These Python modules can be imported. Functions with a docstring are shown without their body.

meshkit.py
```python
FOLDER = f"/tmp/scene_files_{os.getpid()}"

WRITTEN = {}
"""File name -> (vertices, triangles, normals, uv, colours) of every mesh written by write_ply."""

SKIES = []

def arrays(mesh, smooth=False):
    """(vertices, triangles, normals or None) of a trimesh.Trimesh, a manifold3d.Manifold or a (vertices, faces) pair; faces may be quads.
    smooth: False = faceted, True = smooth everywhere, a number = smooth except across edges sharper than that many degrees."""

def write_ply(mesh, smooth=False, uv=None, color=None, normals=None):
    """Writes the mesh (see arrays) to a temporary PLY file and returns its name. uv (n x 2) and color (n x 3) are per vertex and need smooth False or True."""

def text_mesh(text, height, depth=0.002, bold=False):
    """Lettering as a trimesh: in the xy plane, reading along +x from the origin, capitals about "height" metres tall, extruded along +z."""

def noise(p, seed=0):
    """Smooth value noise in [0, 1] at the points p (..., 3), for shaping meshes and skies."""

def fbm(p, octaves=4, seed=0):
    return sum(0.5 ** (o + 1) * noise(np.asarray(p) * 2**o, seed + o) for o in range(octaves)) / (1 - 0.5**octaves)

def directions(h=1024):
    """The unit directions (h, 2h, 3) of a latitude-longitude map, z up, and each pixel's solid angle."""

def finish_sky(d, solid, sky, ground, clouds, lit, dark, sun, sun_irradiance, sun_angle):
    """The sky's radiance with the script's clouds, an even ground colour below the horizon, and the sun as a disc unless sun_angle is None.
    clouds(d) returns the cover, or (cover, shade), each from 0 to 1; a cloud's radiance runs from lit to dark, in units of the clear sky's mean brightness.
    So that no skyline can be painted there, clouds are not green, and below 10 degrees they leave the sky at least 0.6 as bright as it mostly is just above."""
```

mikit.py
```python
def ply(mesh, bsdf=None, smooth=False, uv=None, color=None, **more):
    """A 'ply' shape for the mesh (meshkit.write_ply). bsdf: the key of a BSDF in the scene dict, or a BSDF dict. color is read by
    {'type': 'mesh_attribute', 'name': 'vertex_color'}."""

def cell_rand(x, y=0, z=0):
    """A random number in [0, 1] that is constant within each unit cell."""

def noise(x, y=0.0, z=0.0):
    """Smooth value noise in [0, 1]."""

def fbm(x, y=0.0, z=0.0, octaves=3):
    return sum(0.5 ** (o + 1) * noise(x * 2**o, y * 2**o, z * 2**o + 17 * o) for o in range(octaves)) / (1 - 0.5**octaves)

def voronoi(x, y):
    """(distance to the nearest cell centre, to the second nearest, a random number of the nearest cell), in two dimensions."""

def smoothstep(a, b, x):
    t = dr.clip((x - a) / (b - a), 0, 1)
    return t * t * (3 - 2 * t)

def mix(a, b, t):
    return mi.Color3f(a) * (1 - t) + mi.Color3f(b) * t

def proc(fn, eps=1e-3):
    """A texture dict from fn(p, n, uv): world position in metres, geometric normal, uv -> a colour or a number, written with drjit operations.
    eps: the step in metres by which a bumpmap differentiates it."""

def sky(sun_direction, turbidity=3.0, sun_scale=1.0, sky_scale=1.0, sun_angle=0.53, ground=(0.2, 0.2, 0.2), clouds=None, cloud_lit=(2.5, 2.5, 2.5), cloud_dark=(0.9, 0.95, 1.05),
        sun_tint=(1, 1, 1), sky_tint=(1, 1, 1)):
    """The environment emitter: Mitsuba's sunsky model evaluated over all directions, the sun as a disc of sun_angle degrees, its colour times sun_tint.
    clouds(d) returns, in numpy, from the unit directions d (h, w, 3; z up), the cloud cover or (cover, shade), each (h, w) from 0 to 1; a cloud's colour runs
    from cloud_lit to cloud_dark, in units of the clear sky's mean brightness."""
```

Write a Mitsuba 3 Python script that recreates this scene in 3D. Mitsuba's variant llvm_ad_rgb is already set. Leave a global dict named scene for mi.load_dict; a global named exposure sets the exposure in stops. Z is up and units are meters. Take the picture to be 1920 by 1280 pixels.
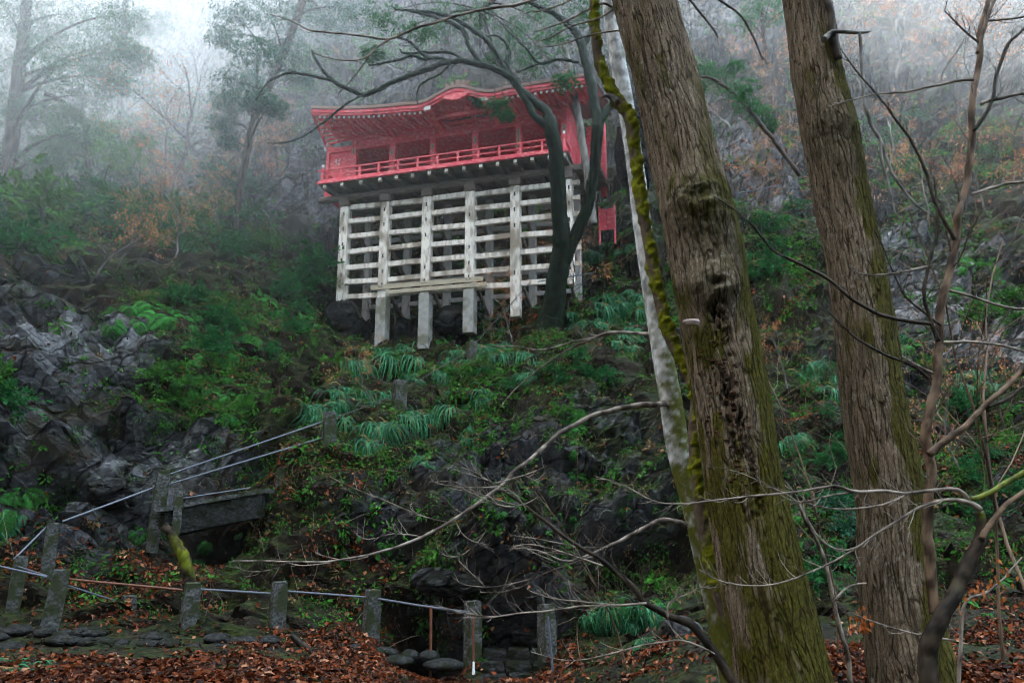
import math, numpy as np, trimesh, mitsuba as mi, mikit, meshkit
import drjit as dr
from shapely.geometry import Polygon
from scipy.interpolate import RBFInterpolator, RegularGridInterpolator, RectBivariateSpline
T = mi.ScalarTransform4f
scene, labels = {}, {}

# ---------------------------------------------------------------- camera, light, exposure
FPX, PITCH = 1478.0, 0.216
exposure = 5.25
scene['camera'] = {'type': 'perspective', 'fov': math.degrees(2 * math.atan(960 / FPX)), 'fov_axis': 'x', 'near_clip': 0.1, 'far_clip': 3000.0,
                   'to_world': T().look_at(origin=[0, 0, 0], target=[0, math.cos(PITCH), math.sin(PITCH)], up=[0, 0, 1]),
                   'medium': {'type': 'ref', 'id': 'misty_air'}}
# fog bank: thin near the ground, thickening to cloud against the upper cliffs
HAZE_LO, HAZE_HI = np.array([-155., -85., -14.]), np.array([155., 245., 206.])
def fog_density():
    nx_, ny_, nz_ = 40, 44, 48
    ax = [HAZE_LO[i] + (np.arange(n) + .5) / n * (HAZE_HI - HAZE_LO)[i] for i, n in enumerate((nx_, ny_, nz_))]
    Zg, Yg, Xg = np.meshgrid(ax[2], ax[1], ax[0], indexing='ij')
    n = meshkit.fbm(np.stack([Xg, Yg, Zg], -1) / 26.0, 3, 4)
    up = np.clip((Zg - 6 - 12 * (n - .5) + 5 * np.clip(-Xg / 14, 0, 1)) / 30, 0, 1); up = up * up * (3 - 2 * up)
    top = 1 - .93 * np.clip((Zg - 95) / 30, 0, 1)
    bank = np.clip((6 - Xg - .12 * Yg) / 26, 0, 1); bank = bank * bank * (3 - 2 * bank)     # the cloud hangs thickest in the ravine to the left
    return (.0002 + FOG * up * top * (.34 + 1.05 * bank) * (.45 + 1.1 * n)).astype(np.float32)
FOG = 0.019
scene['misty_air'] = {'type': 'heterogeneous', 'albedo': {'type': 'rgb', 'value': [.95, .955, .96]},
                      'sigma_t': {'type': 'gridvolume', 'grid': mi.VolumeGrid(np.ascontiguousarray(fog_density()[..., None])), 'to_world': T().translate(HAZE_LO.tolist()).scale((HAZE_HI - HAZE_LO).tolist())}}
scene['daylight'] = mikit.sky([-0.50, -0.36, 0.80], turbidity=4, sun_scale=0.3, sun_angle=26, clouds=lambda d: 1.0,
                              cloud_lit=(1.20, 1.60, 1.98), cloud_dark=(1.20, 1.60, 1.98), sun_tint=(1.05, 1, .96))

# ---------------------------------------------------------------- helpers
CP, SP = math.cos(PITCH), math.sin(PITCH)
RNG = np.random.default_rng(7)

def ray(px, py):
    a, b = (np.asarray(px, float) - 960) / FPX, -(np.asarray(py, float) - 640) / FPX
    return np.stack(np.broadcast_arrays(a, CP - b * SP, SP + b * CP), -1)

def at(px, py, y):
    """The point seen at photo pixel (px, py), y metres ahead."""
    d = ray(px, py)
    return d * (np.asarray(y, float) / d[..., 1])[..., None]

def depth(P):
    return P[..., 1] * CP + P[..., 2] * SP

_n = {}
def key(name):
    i = _n.get(name, 0); _n[name] = i + 1
    return name if i == 0 else f'{name}_{i:03d}'

def tag(k, label=None, cat=None, group=None, kind=None):
    labels[k] = {a: b for a, b in (('label', label), ('category', cat), ('group', group), ('kind', kind)) if b}
    return k

def put(k, mesh, bsdf, **kw):
    scene[k] = mikit.ply(mesh, bsdf, **kw)
    return k

def part(parent, name, mesh, bsdf, label=None, **kw):
    k = key(parent + '__' + name)
    put(k, mesh, bsdf, **kw)
    if label: labels[k] = {'label': label}
    return k

def merge(ms):
    """[(V, F, C)] joined."""
    V, F, C, o = [], [], [], 0
    for m in ms:
        V.append(m[0]); F.append(np.asarray(m[1]) + o); o += len(m[0])
        C.append(m[2] if len(m) > 2 and m[2] is not None else np.full((len(m[0]), 3), .3))
    return np.vstack(V), np.vstack(F), np.vstack(C)

def putc(k, m, bsdf, smooth=True):
    return put(k, (m[0], m[1]), bsdf, smooth=smooth, color=m[2])

def partc(parent, name, m, bsdf, label=None, smooth=True, kind=None):
    k = key(parent + '__' + name)
    putc(k, m, bsdf, smooth)
    if label or kind: tag(k, label, None, None, kind)
    return k

def spline(pts, n):
    """Catmull-Rom through the rows of pts, n samples."""
    pts = np.asarray(pts, float)
    if len(pts) == 2: pts = np.vstack([pts[0], pts.mean(0), pts[1]])
    from scipy.interpolate import PchipInterpolator
    seg = np.linalg.norm(np.diff(pts[:, :3], axis=0), axis=1) ** .5
    t = np.concatenate([[0], np.cumsum(np.maximum(seg, 1e-6))])
    from scipy.interpolate import Akima1DInterpolator
    f = Akima1DInterpolator(t, pts) if len(pts) > 2 else None
    return f(np.linspace(0, t[-1], n))

def frames(P):
    Tn = np.gradient(P, axis=0); Tn /= np.linalg.norm(Tn, axis=1, keepdims=True) + 1e-12
    u = np.cross(Tn[0], [0.3, 1, 0.2]); u /= np.linalg.norm(u)
    U = [u]
    for i in range(1, len(P)):
        u = u - Tn[i] * (u @ Tn[i]); u /= np.linalg.norm(u) + 1e-12; U.append(u)
    U = np.array(U)
    return Tn, U, np.cross(Tn, U)

def tube(P, R, sides=6, rfun=None, cap=True):
    """(V, F, theta, arc length) of a tube; rfun(theta, L) scales the radius."""
    P = np.asarray(P, float); n = len(P); R = np.broadcast_to(R, n)
    _, U, W = frames(P)
    L = np.concatenate([[0], np.cumsum(np.linalg.norm(np.diff(P, axis=0), axis=1))])
    th = np.linspace(0, 2 * np.pi, sides, endpoint=False)
    TH, LL = np.meshgrid(th, L)
    r = R[:, None] * np.ones_like(TH)
    if rfun is not None: r = rfun(TH, LL, r, P, U, W)
    V = P[:, None] + r[..., None] * (np.cos(TH)[..., None] * U[:, None] + np.sin(TH)[..., None] * W[:, None])
    i, j = np.meshgrid(np.arange(n - 1), np.arange(sides), indexing='ij')
    a, b = i * sides + j, i * sides + (j + 1) % sides
    F = np.vstack([np.stack([a, b, b + sides], -1).reshape(-1, 3), np.stack([a, b + sides, a + sides], -1).reshape(-1, 3)])
    V = V.reshape(-1, 3)
    if cap:
        V = np.vstack([V, P[:1], P[-1:]]); m = n * sides
        k = np.arange(sides); kn = (k + 1) % sides
        F = np.vstack([F, np.stack([kn, k, np.full(sides, m)], 1), np.stack([k + m - sides, kn + m - sides, np.full(sides, m + 1)], 1)])
        TH = np.append(TH.ravel(), [0, 0]); LL = np.append(LL.ravel(), [0, L[-1]])
    return V, F, TH.ravel(), LL.ravel()

def nz(P, s, octv=3, seed=0):
    return meshkit.fbm(np.asarray(P) * np.asarray(s), octv, seed)

def mixc(a, b, t):
    t = np.asarray(t)[..., None]
    return np.asarray(a) * (1 - t) + np.asarray(b) * t

def sstep(a, b, x):
    t = np.clip((x - a) / (b - a), 0, 1); return t * t * (3 - 2 * t)

def leaves(C, D, N, L, W, col, fold=.12):
    """Kite leaves: base C, along D, face N; L, W lengths and widths; col (n, 3)."""
    C, D, N = (np.asarray(a, float) for a in (C, D, N))
    n = len(C); L = np.broadcast_to(L, n)[:, None]; W = np.broadcast_to(W, n)[:, None]
    D = D / (np.linalg.norm(D, axis=1, keepdims=True) + 1e-9)
    S = np.cross(D, N); S /= np.linalg.norm(S, axis=1, keepdims=True) + 1e-9
    N = np.cross(S, D)
    m = C + D * L * .45
    V = np.stack([C, m + S * W / 2 + N * W * fold, C + D * L - N * L * .08, m - S * W / 2 + N * W * fold], 1).reshape(-1, 3)
    b = np.arange(n)[:, None] * 4
    F = np.vstack([b + [0, 1, 2], b + [0, 2, 3]])
    return V, F, np.repeat(np.broadcast_to(col, (n, 3)), 4, 0)

def rdir(rng, n):
    v = rng.normal(size=(n, 3)); return v / np.linalg.norm(v, axis=1, keepdims=True)

def unit(v):
    return v / (np.linalg.norm(v, axis=-1, keepdims=True) + 1e-12)

def group_mesh(name, m, bsdf, smooth=True):
    scene[name] = {'type': 'shapegroup', 'shape': mikit.ply((m[0], m[1]), bsdf, smooth=smooth, color=m[2])}
    return name

def inst(k, grp, M):
    scene[k] = {'type': 'instance', 'group': {'type': 'ref', 'id': grp}, 'to_world': T(np.asarray(M).tolist())}
    return k

def pose(p, up, fwd, s):
    up = unit(np.asarray(up, float)); x = np.cross(fwd, up); x = unit(x); y = np.cross(up, x)
    M = np.eye(4); M[:3, 0], M[:3, 1], M[:3, 2], M[:3, 3] = x * s, y * s, up * s, p
    return M

# ---------------------------------------------------------------- materials
def vcol(rough, spec=.5, **kw):
    return {'type': 'twosided', 'bsdf': {'type': 'principled', 'base_color': {'type': 'mesh_attribute', 'name': 'vertex_color'}, 'roughness': rough, 'specular': spec, **kw}}
scene['mat_wood'] = vcol(.55, .15)
scene['mat_litter'] = vcol(.5, .12)
scene['mat_leaf'] = {'type': 'principledthin', 'base_color': {'type': 'mesh_attribute', 'name': 'vertex_color'}, 'roughness': .4, 'diff_trans': .5, 'eta': 1.28, 'spec_trans': 0.0}
scene['mat_strap'] = vcol(.32, .11)
fb, sm, mx = mikit.fbm, mikit.smoothstep, mikit.mix
def bark_e(uv):
    """Furrowed bark in (arc, length) metres: 1 on a plate, 0 in a furrow."""
    w = fb(uv.x * 5, uv.y * 2.2, 3., 3) - .5; w2 = fb(uv.x * 30, uv.y * 6, 9., 2) - .5
    f1, f2, r = mikit.voronoi((uv.x + .13 * w + .02 * w2) * 27, (uv.y + .35 * w) * 2.6)
    g1, g2, q = mikit.voronoi((uv.x + .05 * w + .01 * w2) * 75, uv.y * 15 + r * 9)
    h = fb(uv.x * 48, uv.y * 4, 5., 3)
    return sm(.0, .22, f2 - f1 + .35 * (h - .4)), sm(.0, .4, g2 - g1), r, q
def bark_h(p, n, uv):
    e, g, r, q = bark_e(uv)
    return e * (.7 + .3 * r) + .35 * g * e + .25 * fb(uv.x * 110, uv.y * 60, 1., 2)
def bark_w(p, n, uv):
    e, g, r, q = bark_e(uv)
    return .88 * (1 - dr.clip(e * (.6 + .4 * g) * (.75 + .4 * q), 0, 1))
scene['mat_bark'] = {'type': 'bumpmap', 'scale': .022, 'arbitrary': mikit.proc(bark_h, eps=2e-3),
                     'bsdf': {'type': 'blendbsdf', 'weight': mikit.proc(bark_w), 'bsdf_0': vcol(.75, .12),
                              'bsdf_1': {'type': 'twosided', 'bsdf': {'type': 'principled', 'base_color': {'type': 'rgb', 'value': [.020, .012, .006]}, 'roughness': .9, 'specular': .1}}}}
scene['mat_moss_stem'] = {'type': 'bumpmap', 'scale': .03, 'arbitrary': mikit.proc(lambda p, n, uv: fb(p.x * 45, p.y * 45, p.z * 38, 3), eps=2e-3), 'bsdf': vcol(.85, .1)}
def strata(p):
    """Tilted, broken rock beds: 1 on a face, 0 in a crack."""
    wx, wz = fb(p.x * 1.1, p.y * 1.1, p.z * 1.1, 3) - .5, fb(p.x * 1.1 + 7, p.y * 1.1, p.z * 1.1, 3) - .5
    u, v = .82 * p.x + .57 * p.z + .9 * wx + .3 * p.y, -.57 * p.x + .82 * p.z + .9 * wz - .35 * p.y
    f1, f2, r = mikit.voronoi(u * .55, v * 1.15)
    g1, g2, q = mikit.voronoi(u * 1.9 + r * 5 + .5 * wz, v * 4.6)
    bed = 1 - dr.abs(2 * fb(u * 1.3, v * 9, p.y * 2, 4) - 1)
    return sm(0, .10, f2 - f1) * (.7 + .3 * sm(0, .16, g2 - g1)) * sm(.45, .8, bed + .25), r, .5 * q + .5 * bed
def terrain_c(p, n, uv):
    f = fb(p.x * 7, p.y * 7, p.z * 9, 4)
    e, r, q = strata(p)
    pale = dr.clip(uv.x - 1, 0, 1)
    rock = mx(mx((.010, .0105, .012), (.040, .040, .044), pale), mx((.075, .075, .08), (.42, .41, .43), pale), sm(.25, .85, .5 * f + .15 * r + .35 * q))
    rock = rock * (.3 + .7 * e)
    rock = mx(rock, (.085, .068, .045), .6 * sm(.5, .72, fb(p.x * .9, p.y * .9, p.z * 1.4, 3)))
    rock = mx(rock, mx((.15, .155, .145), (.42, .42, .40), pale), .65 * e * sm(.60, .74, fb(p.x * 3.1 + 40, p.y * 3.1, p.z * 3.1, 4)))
    soil = mx((.006, .005, .003), (.024, .015, .008), f)
    moss = mx((.006, .009, .002), (.027, .035, .005), sm(.3, .75, f))
    c = mx(soil, rock, dr.clip(uv.x, 0, 1))
    return mx(c, moss, mi.Float(uv.y) * sm(.36, .66, fb(p.x * 2.3, p.y * 2.3, p.z * 2.3 + 9, 4) + .25 * (uv.y - .5)))
def terrain_h(p, n, uv):
    e, r, q = strata(p)
    far_ = 1 - .85 * sm(42., 75., p.y)
    return far_ * (dr.clip(uv.x, 0, 1) * (1.3 * e + .5 * q) + 1.1 * fb(p.x * 3.3, p.y * 3.3, p.z * 4.4, 5) + .9 * dr.abs(fb(p.x * 6.1, p.y * 6.1, p.z * 7.5, 4) - .5) + .5 * fb(p.x * 22, p.y * 22, p.z * 26, 3))
scene['mat_terrain'] = {'type': 'bumpmap', 'scale': .17, 'arbitrary': mikit.proc(terrain_h, eps=6e-3),
                        'bsdf': {'type': 'principled', 'base_color': mikit.proc(terrain_c), 'roughness': .45, 'specular': .13}}
def paint(base, worn, k, dirt=(.08, .06, .05)):
    def fn(p, n, uv):
        g = fb(p.x * 9, p.y * 9, p.z * 9, 3)
        g2 = fb(p.x * 2 + 31, p.y * 2, p.z * 1.1, 3)
        c = mx(base, worn, sm(.45, .75, g) * k)
        return mx(c, dirt, .45 * sm(.55, .8, g2))
    return fn
scene['mat_red'] = {'type': 'principled', 'base_color': mikit.proc(paint((.76, .085, .12), (.80, .26, .26), .9, (.36, .03, .04))), 'roughness': .5, 'specular': .4}
WHITE = 1
def white_c(p, n, uv):
    g = fb(p.x * 12, p.y * 12, p.z * 3, 3)
    s = fb(p.x * 1.7, p.y * 1.7, p.z * .8, 3)
    c = mx((.80, .755, .69), (.42, .37, .31), sm(.38, .78, g))
    return mx(c, (.22, .18, .13), .9 * sm(.47, .68, s))
scene['mat_white'] = {'type': 'principled', 'base_color': mikit.proc(white_c), 'roughness': .65, 'specular': .3}
scene['mat_cap'] = {'type': 'principled', 'base_color': {'type': 'rgb', 'value': [.82, .83, .83]}, 'roughness': .6}
def timber(a, b):
    def fn(p, n, uv):
        return mx(a, b, fb(p.x * 5, p.y * 5, p.z * 16, 4))
    return fn
scene['mat_timber'] = {'type': 'principled', 'base_color': mikit.proc(timber((.07, .055, .045), (.22, .18, .15))), 'roughness': .75}
scene['mat_plank'] = {'type': 'principled', 'base_color': mikit.proc(timber((.28, .24, .17), (.50, .44, .33))), 'roughness': .7}
def stone_c(p, n, uv):
    g = fb(p.x * 26, p.y * 26, p.z * 26, 4)
    c = mx((.020, .020, .019), (.125, .125, .12), sm(.2, .85, g))
    return mx(c, (.026, .032, .010), .9 * sm(.40, .62, fb(p.x * 5 + 3, p.y * 5, p.z * 4, 3)))
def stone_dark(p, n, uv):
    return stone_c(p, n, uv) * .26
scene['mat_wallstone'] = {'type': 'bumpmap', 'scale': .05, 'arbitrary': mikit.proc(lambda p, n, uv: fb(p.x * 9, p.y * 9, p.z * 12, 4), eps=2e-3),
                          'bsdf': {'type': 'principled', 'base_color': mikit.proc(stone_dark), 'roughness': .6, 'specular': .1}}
scene['mat_concrete'] = {'type': 'principled', 'base_color': mikit.proc(lambda p, n, uv: mx(mx((.20, .195, .18), (.40, .39, .37), fb(p.x * 9, p.y * 9, p.z * 7, 4)), (.10, .10, .05), .7 * sm(.5, .7, fb(p.x * 2, p.y * 2, p.z * 1.4, 3)))), 'roughness': .8}
scene['mat_roof'] = {'type': 'principled', 'base_color': mikit.proc(lambda p, n, uv: mx((.16, .10, .085), (.32, .20, .17), fb(p.x * 3, p.y * 3, p.z * 20, 3))), 'roughness': .7}
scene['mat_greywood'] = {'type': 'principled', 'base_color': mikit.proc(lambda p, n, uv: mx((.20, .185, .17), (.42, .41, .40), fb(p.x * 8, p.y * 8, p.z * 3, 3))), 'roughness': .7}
scene['mat_stone'] = {'type': 'bumpmap', 'scale': .03, 'arbitrary': mikit.proc(lambda p, n, uv: fb(p.x * 16, p.y * 16, p.z * 16, 4), eps=2e-3),
                      'bsdf': {'type': 'principled', 'base_color': mikit.proc(stone_c), 'roughness': .75, 'specular': .15}}
scene['mat_steel'] = {'type': 'principled', 'base_color': {'type': 'rgb', 'value': [.09, .10, .125]}, 'roughness': .4, 'specular': .5}
def rust_c(p, n, uv):
    return mx((.05, .018, .010), (.20, .065, .025), fb(p.x * 30, p.y * 30, p.z * 8, 3))
scene['mat_rust'] = {'type': 'principled', 'base_color': mikit.proc(rust_c), 'roughness': .6}
scene['mat_dark'] = {'type': 'principled', 'base_color': {'type': 'rgb', 'value': [.03, .022, .02]}, 'roughness': .8}

# ---------------------------------------------------------------- the hillside: h = z - y over (x, s = y + z)
CPX = [-500, -150, 0, 150, 300, 450, 600, 750, 900, 1050, 1200, 1400, 1600, 1800, 2000, 2400]
NET = {
    1400: [7] * 7 + [7.5, 12.5, 12.5, 8.5] + [7] * 5,
    1280: [9.5] * 7 + [10.2, 15.7, 15.7, 11.5] + [9.5] * 5,
    1215: [14, 14, 14, 14, 14.5, 15, 15.5, 16, 17, 17, 15, 14, 13, 13, 13, 13],
    1160: [15.5, 16, 16.2, 16.6, 17, 17.3, 17.6, 18, 20.8, 20.6, 17, 16, 15.5, 15, 15, 15],
    1080: [16.5, 17, 17.3, 18, 18.5, 18.8, 19, 19, 19.5, 19.5, 18.5, 17.5, 17, 17, 17, 16.5],
    1000: [17, 17.5, 18, 19, 20.1, 20.5, 19.6, 19.8, 20.2, 20.2, 19.7, 19, 18.5, 18.3, 18, 17.5],
    920: [17, 18, 18.5, 19.5, 20.8, 21, 20.3, 20.8, 21.2, 21.2, 20.8, 20.2, 20, 19.5, 19, 18.5],
    850: [16.5, 17.8, 18.3, 19, 20.5, 21.2, 21.2, 22, 22.5, 22.4, 22, 21.7, 21.5, 21, 20.5, 19.5],
    760: [17, 18.5, 19, 20, 21.5, 22.8, 23, 24.2, 24.6, 24.2, 23.8, 23.5, 23.3, 23, 22, 21],
    680: [18, 20, 20.5, 21.5, 23, 24.5, 26, 28.3, 28, 26.5, 26, 25.6, 25.5, 25, 24, 22.5],
    640: [18.5, 20.5, 21.2, 22.4, 24, 25.8, 29.5, 32.3, 31, 28.6, 27.4, 26.8, 26.8, 26.2, 25, 23.2],
    600: [19, 21, 22, 23.5, 25, 27, 32, 33.8, 33, 30, 28.5, 28, 28, 27.5, 26, 24],
    540: [20, 22.5, 23.5, 25.5, 27.5, 30, 34.3, 36, 35, 32, 30.5, 30, 30, 29.5, 28, 25.5],
    450: [22, 25, 27.5, 31, 34, 36, 38, 38.8, 38, 35.5, 33, 32.5, 33, 33, 31, 28],
    370: [26, 33, 42, 47, 48, 43, 40, 40.2, 39.7, 37.5, 35.5, 36, 38, 39, 36, 32],
    250: [36, 52, 72, 82, 76, 55, 42.5, 42, 41, 40, 39, 41, 45, 47, 43, 36],
    130: [46, 70, 98, 112, 106, 74, 48, 46, 45, 45, 45, 49, 56, 60, 52, 42],
    0: [55, 88, 124, 145, 138, 98, 60, 54, 53, 53, 54, 61, 72, 80, 66, 50],
    -130: [66, 104, 145, 172, 165, 120, 75, 66, 64, 64, 66, 74, 88, 98, 80, 58],
    -300: [80, 125, 170, 200, 195, 150, 98, 86, 84, 84, 86, 95, 110, 120, 98, 70],
}
_pts = [at(np.array(CPX), py, np.array(ds, float)) for py, ds in NET.items()]
for y, z in ((3, -1.75), (-2, -1.7), (-7, -1.6), (-14, -1), (-22, 1)):
    _pts.append(np.stack([np.linspace(-40, 40, 9), np.full(9, y), np.full(9, z)], 1).astype(float))
_pts = np.vstack(_pts)
_rbf = RBFInterpolator(np.stack([_pts[:, 0], _pts[:, 1] + _pts[:, 2]], 1), _pts[:, 2] - _pts[:, 1], neighbors=60, smoothing=.002, kernel='thin_plate_spline')
def sinh_axis(lo, hi, n, k):
    a, b = math.asinh(lo / k), math.asinh(hi / k)
    return np.sinh(np.linspace(a, b, n)) * k
gx = sinh_axis(-150, 150, 720, 13)
gs = np.concatenate([np.linspace(-22, 5, 40, endpoint=False), 4 + np.exp(np.linspace(0, math.log(400), 820))])
cx, cs = np.linspace(-150, 150, 121), np.concatenate([np.linspace(-22, 5, 20, endpoint=False), np.exp(np.linspace(math.log(5), math.log(420), 120))])
_c = np.stack(np.meshgrid(cx, cs, indexing='ij'), -1)
_h = _rbf(_c.reshape(-1, 2)).reshape(_c.shape[:2])
BASE = RectBivariateSpline(cx, cs, _h, kx=3, ky=3)
H0 = BASE(gx, gs)
X, S = np.meshgrid(gx, gs, indexing='ij')

def surf(x, s, h):
    return np.stack([x, (s - h) / 2, (s + h) / 2], -1)

def make_hit(H):
    f = RegularGridInterpolator((gx, gs), H, bounds_error=False, fill_value=None)
    t = np.exp(np.linspace(math.log(5), math.log(220), 1000))
    def hit(px, py):
        px, py = np.broadcast_arrays(np.atleast_1d(np.asarray(px, float)), np.asarray(py, float))
        d = ray(px, py); d = d / d[:, 1:2]
        P = d[:, None] * t[None, :, None]
        g = (P[..., 2] - P[..., 1]) - f(np.stack([P[..., 0], P[..., 1] + P[..., 2]], -1).reshape(-1, 2)).reshape(P.shape[:2])
        i = np.argmax(g < 0, axis=1); i = np.where((g < 0).any(1), np.maximum(i, 1), len(t) - 1)
        r = np.arange(len(i)); g0, g1 = g[r, i - 1], g[r, i]
        w = np.clip(g0 / (g0 - g1 + 1e-9), 0, 1)
        return d * (t[i - 1] + w * (t[i] - t[i - 1]))[:, None]
    return hit, f
hit0, _ = make_hit(H0)

def blobs(P, spec):
    """Smooth mask from (px, py, r px, weight): balls on the hillside."""
    spec = np.array(spec, float); C = hit0(spec[:, 0], spec[:, 1]); r = spec[:, 2] * depth(C) / FPX
    out = np.zeros(P.shape[:-1])
    for c, rr, w in zip(C, r, spec[:, 3]):
        d2 = ((P - c) ** 2).sum(-1) / rr ** 2
        out = np.maximum(out, w * np.exp(-d2 ** 1.5))
    return out
ROCK = [(80, 640, 190, 1), (230, 640, 110, 1), (60, 800, 190, 1), (200, 900, 200, 1), (380, 860, 110, 1), (20, 520, 130, .9), (180, 530, 80, .9), (560, 330, 100, 1), (620, 400, 60, 1), (590, 420, 60, 1),
        (690, 180, 90, .9), (800, 160, 90, .8), (1000, 100, 80, .6), (1700, 560, 150, 1), (1750, 470, 190, 1), (1860, 630, 170, 1), (1660, 380, 90, .9), (500, 320, 70, .9), (1380, 260, 100, .9), (1340, 60, 110, .9), (1700, 700, 80, .7),
        (1480, 270, 80, .8), (340, 220, 90, .7), (330, 120, 120, .6), (1430, 350, 90, .9), (1190, 300, 80, .9), (900, 1090, 130, .9), (1060, 900, 130, .8), (1150, 880, 120, .7), (1000, 1010, 140, .8), (1120, 760, 90, .5),
        (1330, 900, 150, .6), (880, 560, 70, .8), (660, 590, 50, 1), (780, 610, 50, .9), (860, 610, 50, .8), (1850, 60, 150, .5), (1650, 100, 120, .5), (1600, 560, 90, .5), (500, 440, 70, .6), (150, 350, 60, .4), (760, 900, 70, .4), (900, 900, 170, .75), (1120, 800, 130, .75), (700, 960, 130, .6), (1080, 1000, 130, .8), (960, 800, 110, .6), (1180, 960, 110, .8), (1550, 640, 100, .6), (1890, 950, 90, .6), (1650, 450, 80, .7)]
P0 = surf(X, S, H0)
rockm = np.clip(blobs(P0, ROCK) + .25 * (nz(P0, .35, 3, 5) - .5), 0, 1)
rockm = np.clip(rockm + 1.15 * sstep(52, 75, S) * sstep(.25, .6, nz(P0, .12, 3, 8)), 0, 1)
flat = 1 - sstep(12.5, 15, S)                                   # the near ground

def facets(P, cell, amp, seed, stretch):
    """Blocky, cracked relief: the nearest cell's own tilted plane."""
    rot = np.array([[.82, 0, .57], [0, 1, 0], [-.57, 0, .82]])
    Q = (P @ rot.T) / (np.asarray(stretch) * cell)
    i = np.floor(Q).astype(np.int64)
    best, val, second = np.full(P.shape[:-1], 9.), np.zeros(P.shape[:-1]), np.full(P.shape[:-1], 9.)
    def rnd(c, k):
        h = (c[..., 0] * 374761393 + c[..., 1] * 668265263 + c[..., 2] * 2147483647 + (seed * 97 + k) * 144665) & 0xFFFFFFFF
        h = ((h ^ (h >> 13)) * 1274126177) & 0xFFFFFFFF
        return ((h ^ (h >> 16)) & 0xFFFF) / 65535.
    for a in np.ndindex(3, 3, 3):
        c = i + np.array(a) - 1
        o = Q - c - np.stack([rnd(c, k) for k in range(3)], -1)
        d = (o ** 2).sum(-1)
        v = (rnd(c, 3) - .5) + 1.3 * ((rnd(c, 4) - .5) * o[..., 0] + (rnd(c, 5) - .5) * o[..., 2] + (rnd(c, 6) - .5) * o[..., 1])
        near = d < best
        second = np.where(near, best, np.minimum(second, d))
        val = np.where(near, v, val); best = np.where(near, d, best)
    crack = sstep(0, .16, np.sqrt(second) - np.sqrt(best))
    return amp * (val - .35 * (1 - crack))
warp = np.stack([nz(P0, .5, 3, 21 + k) - .5 for k in range(3)], -1) * 1.6
PW = P0 + warp
far = sstep(35, 60, S)
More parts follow.
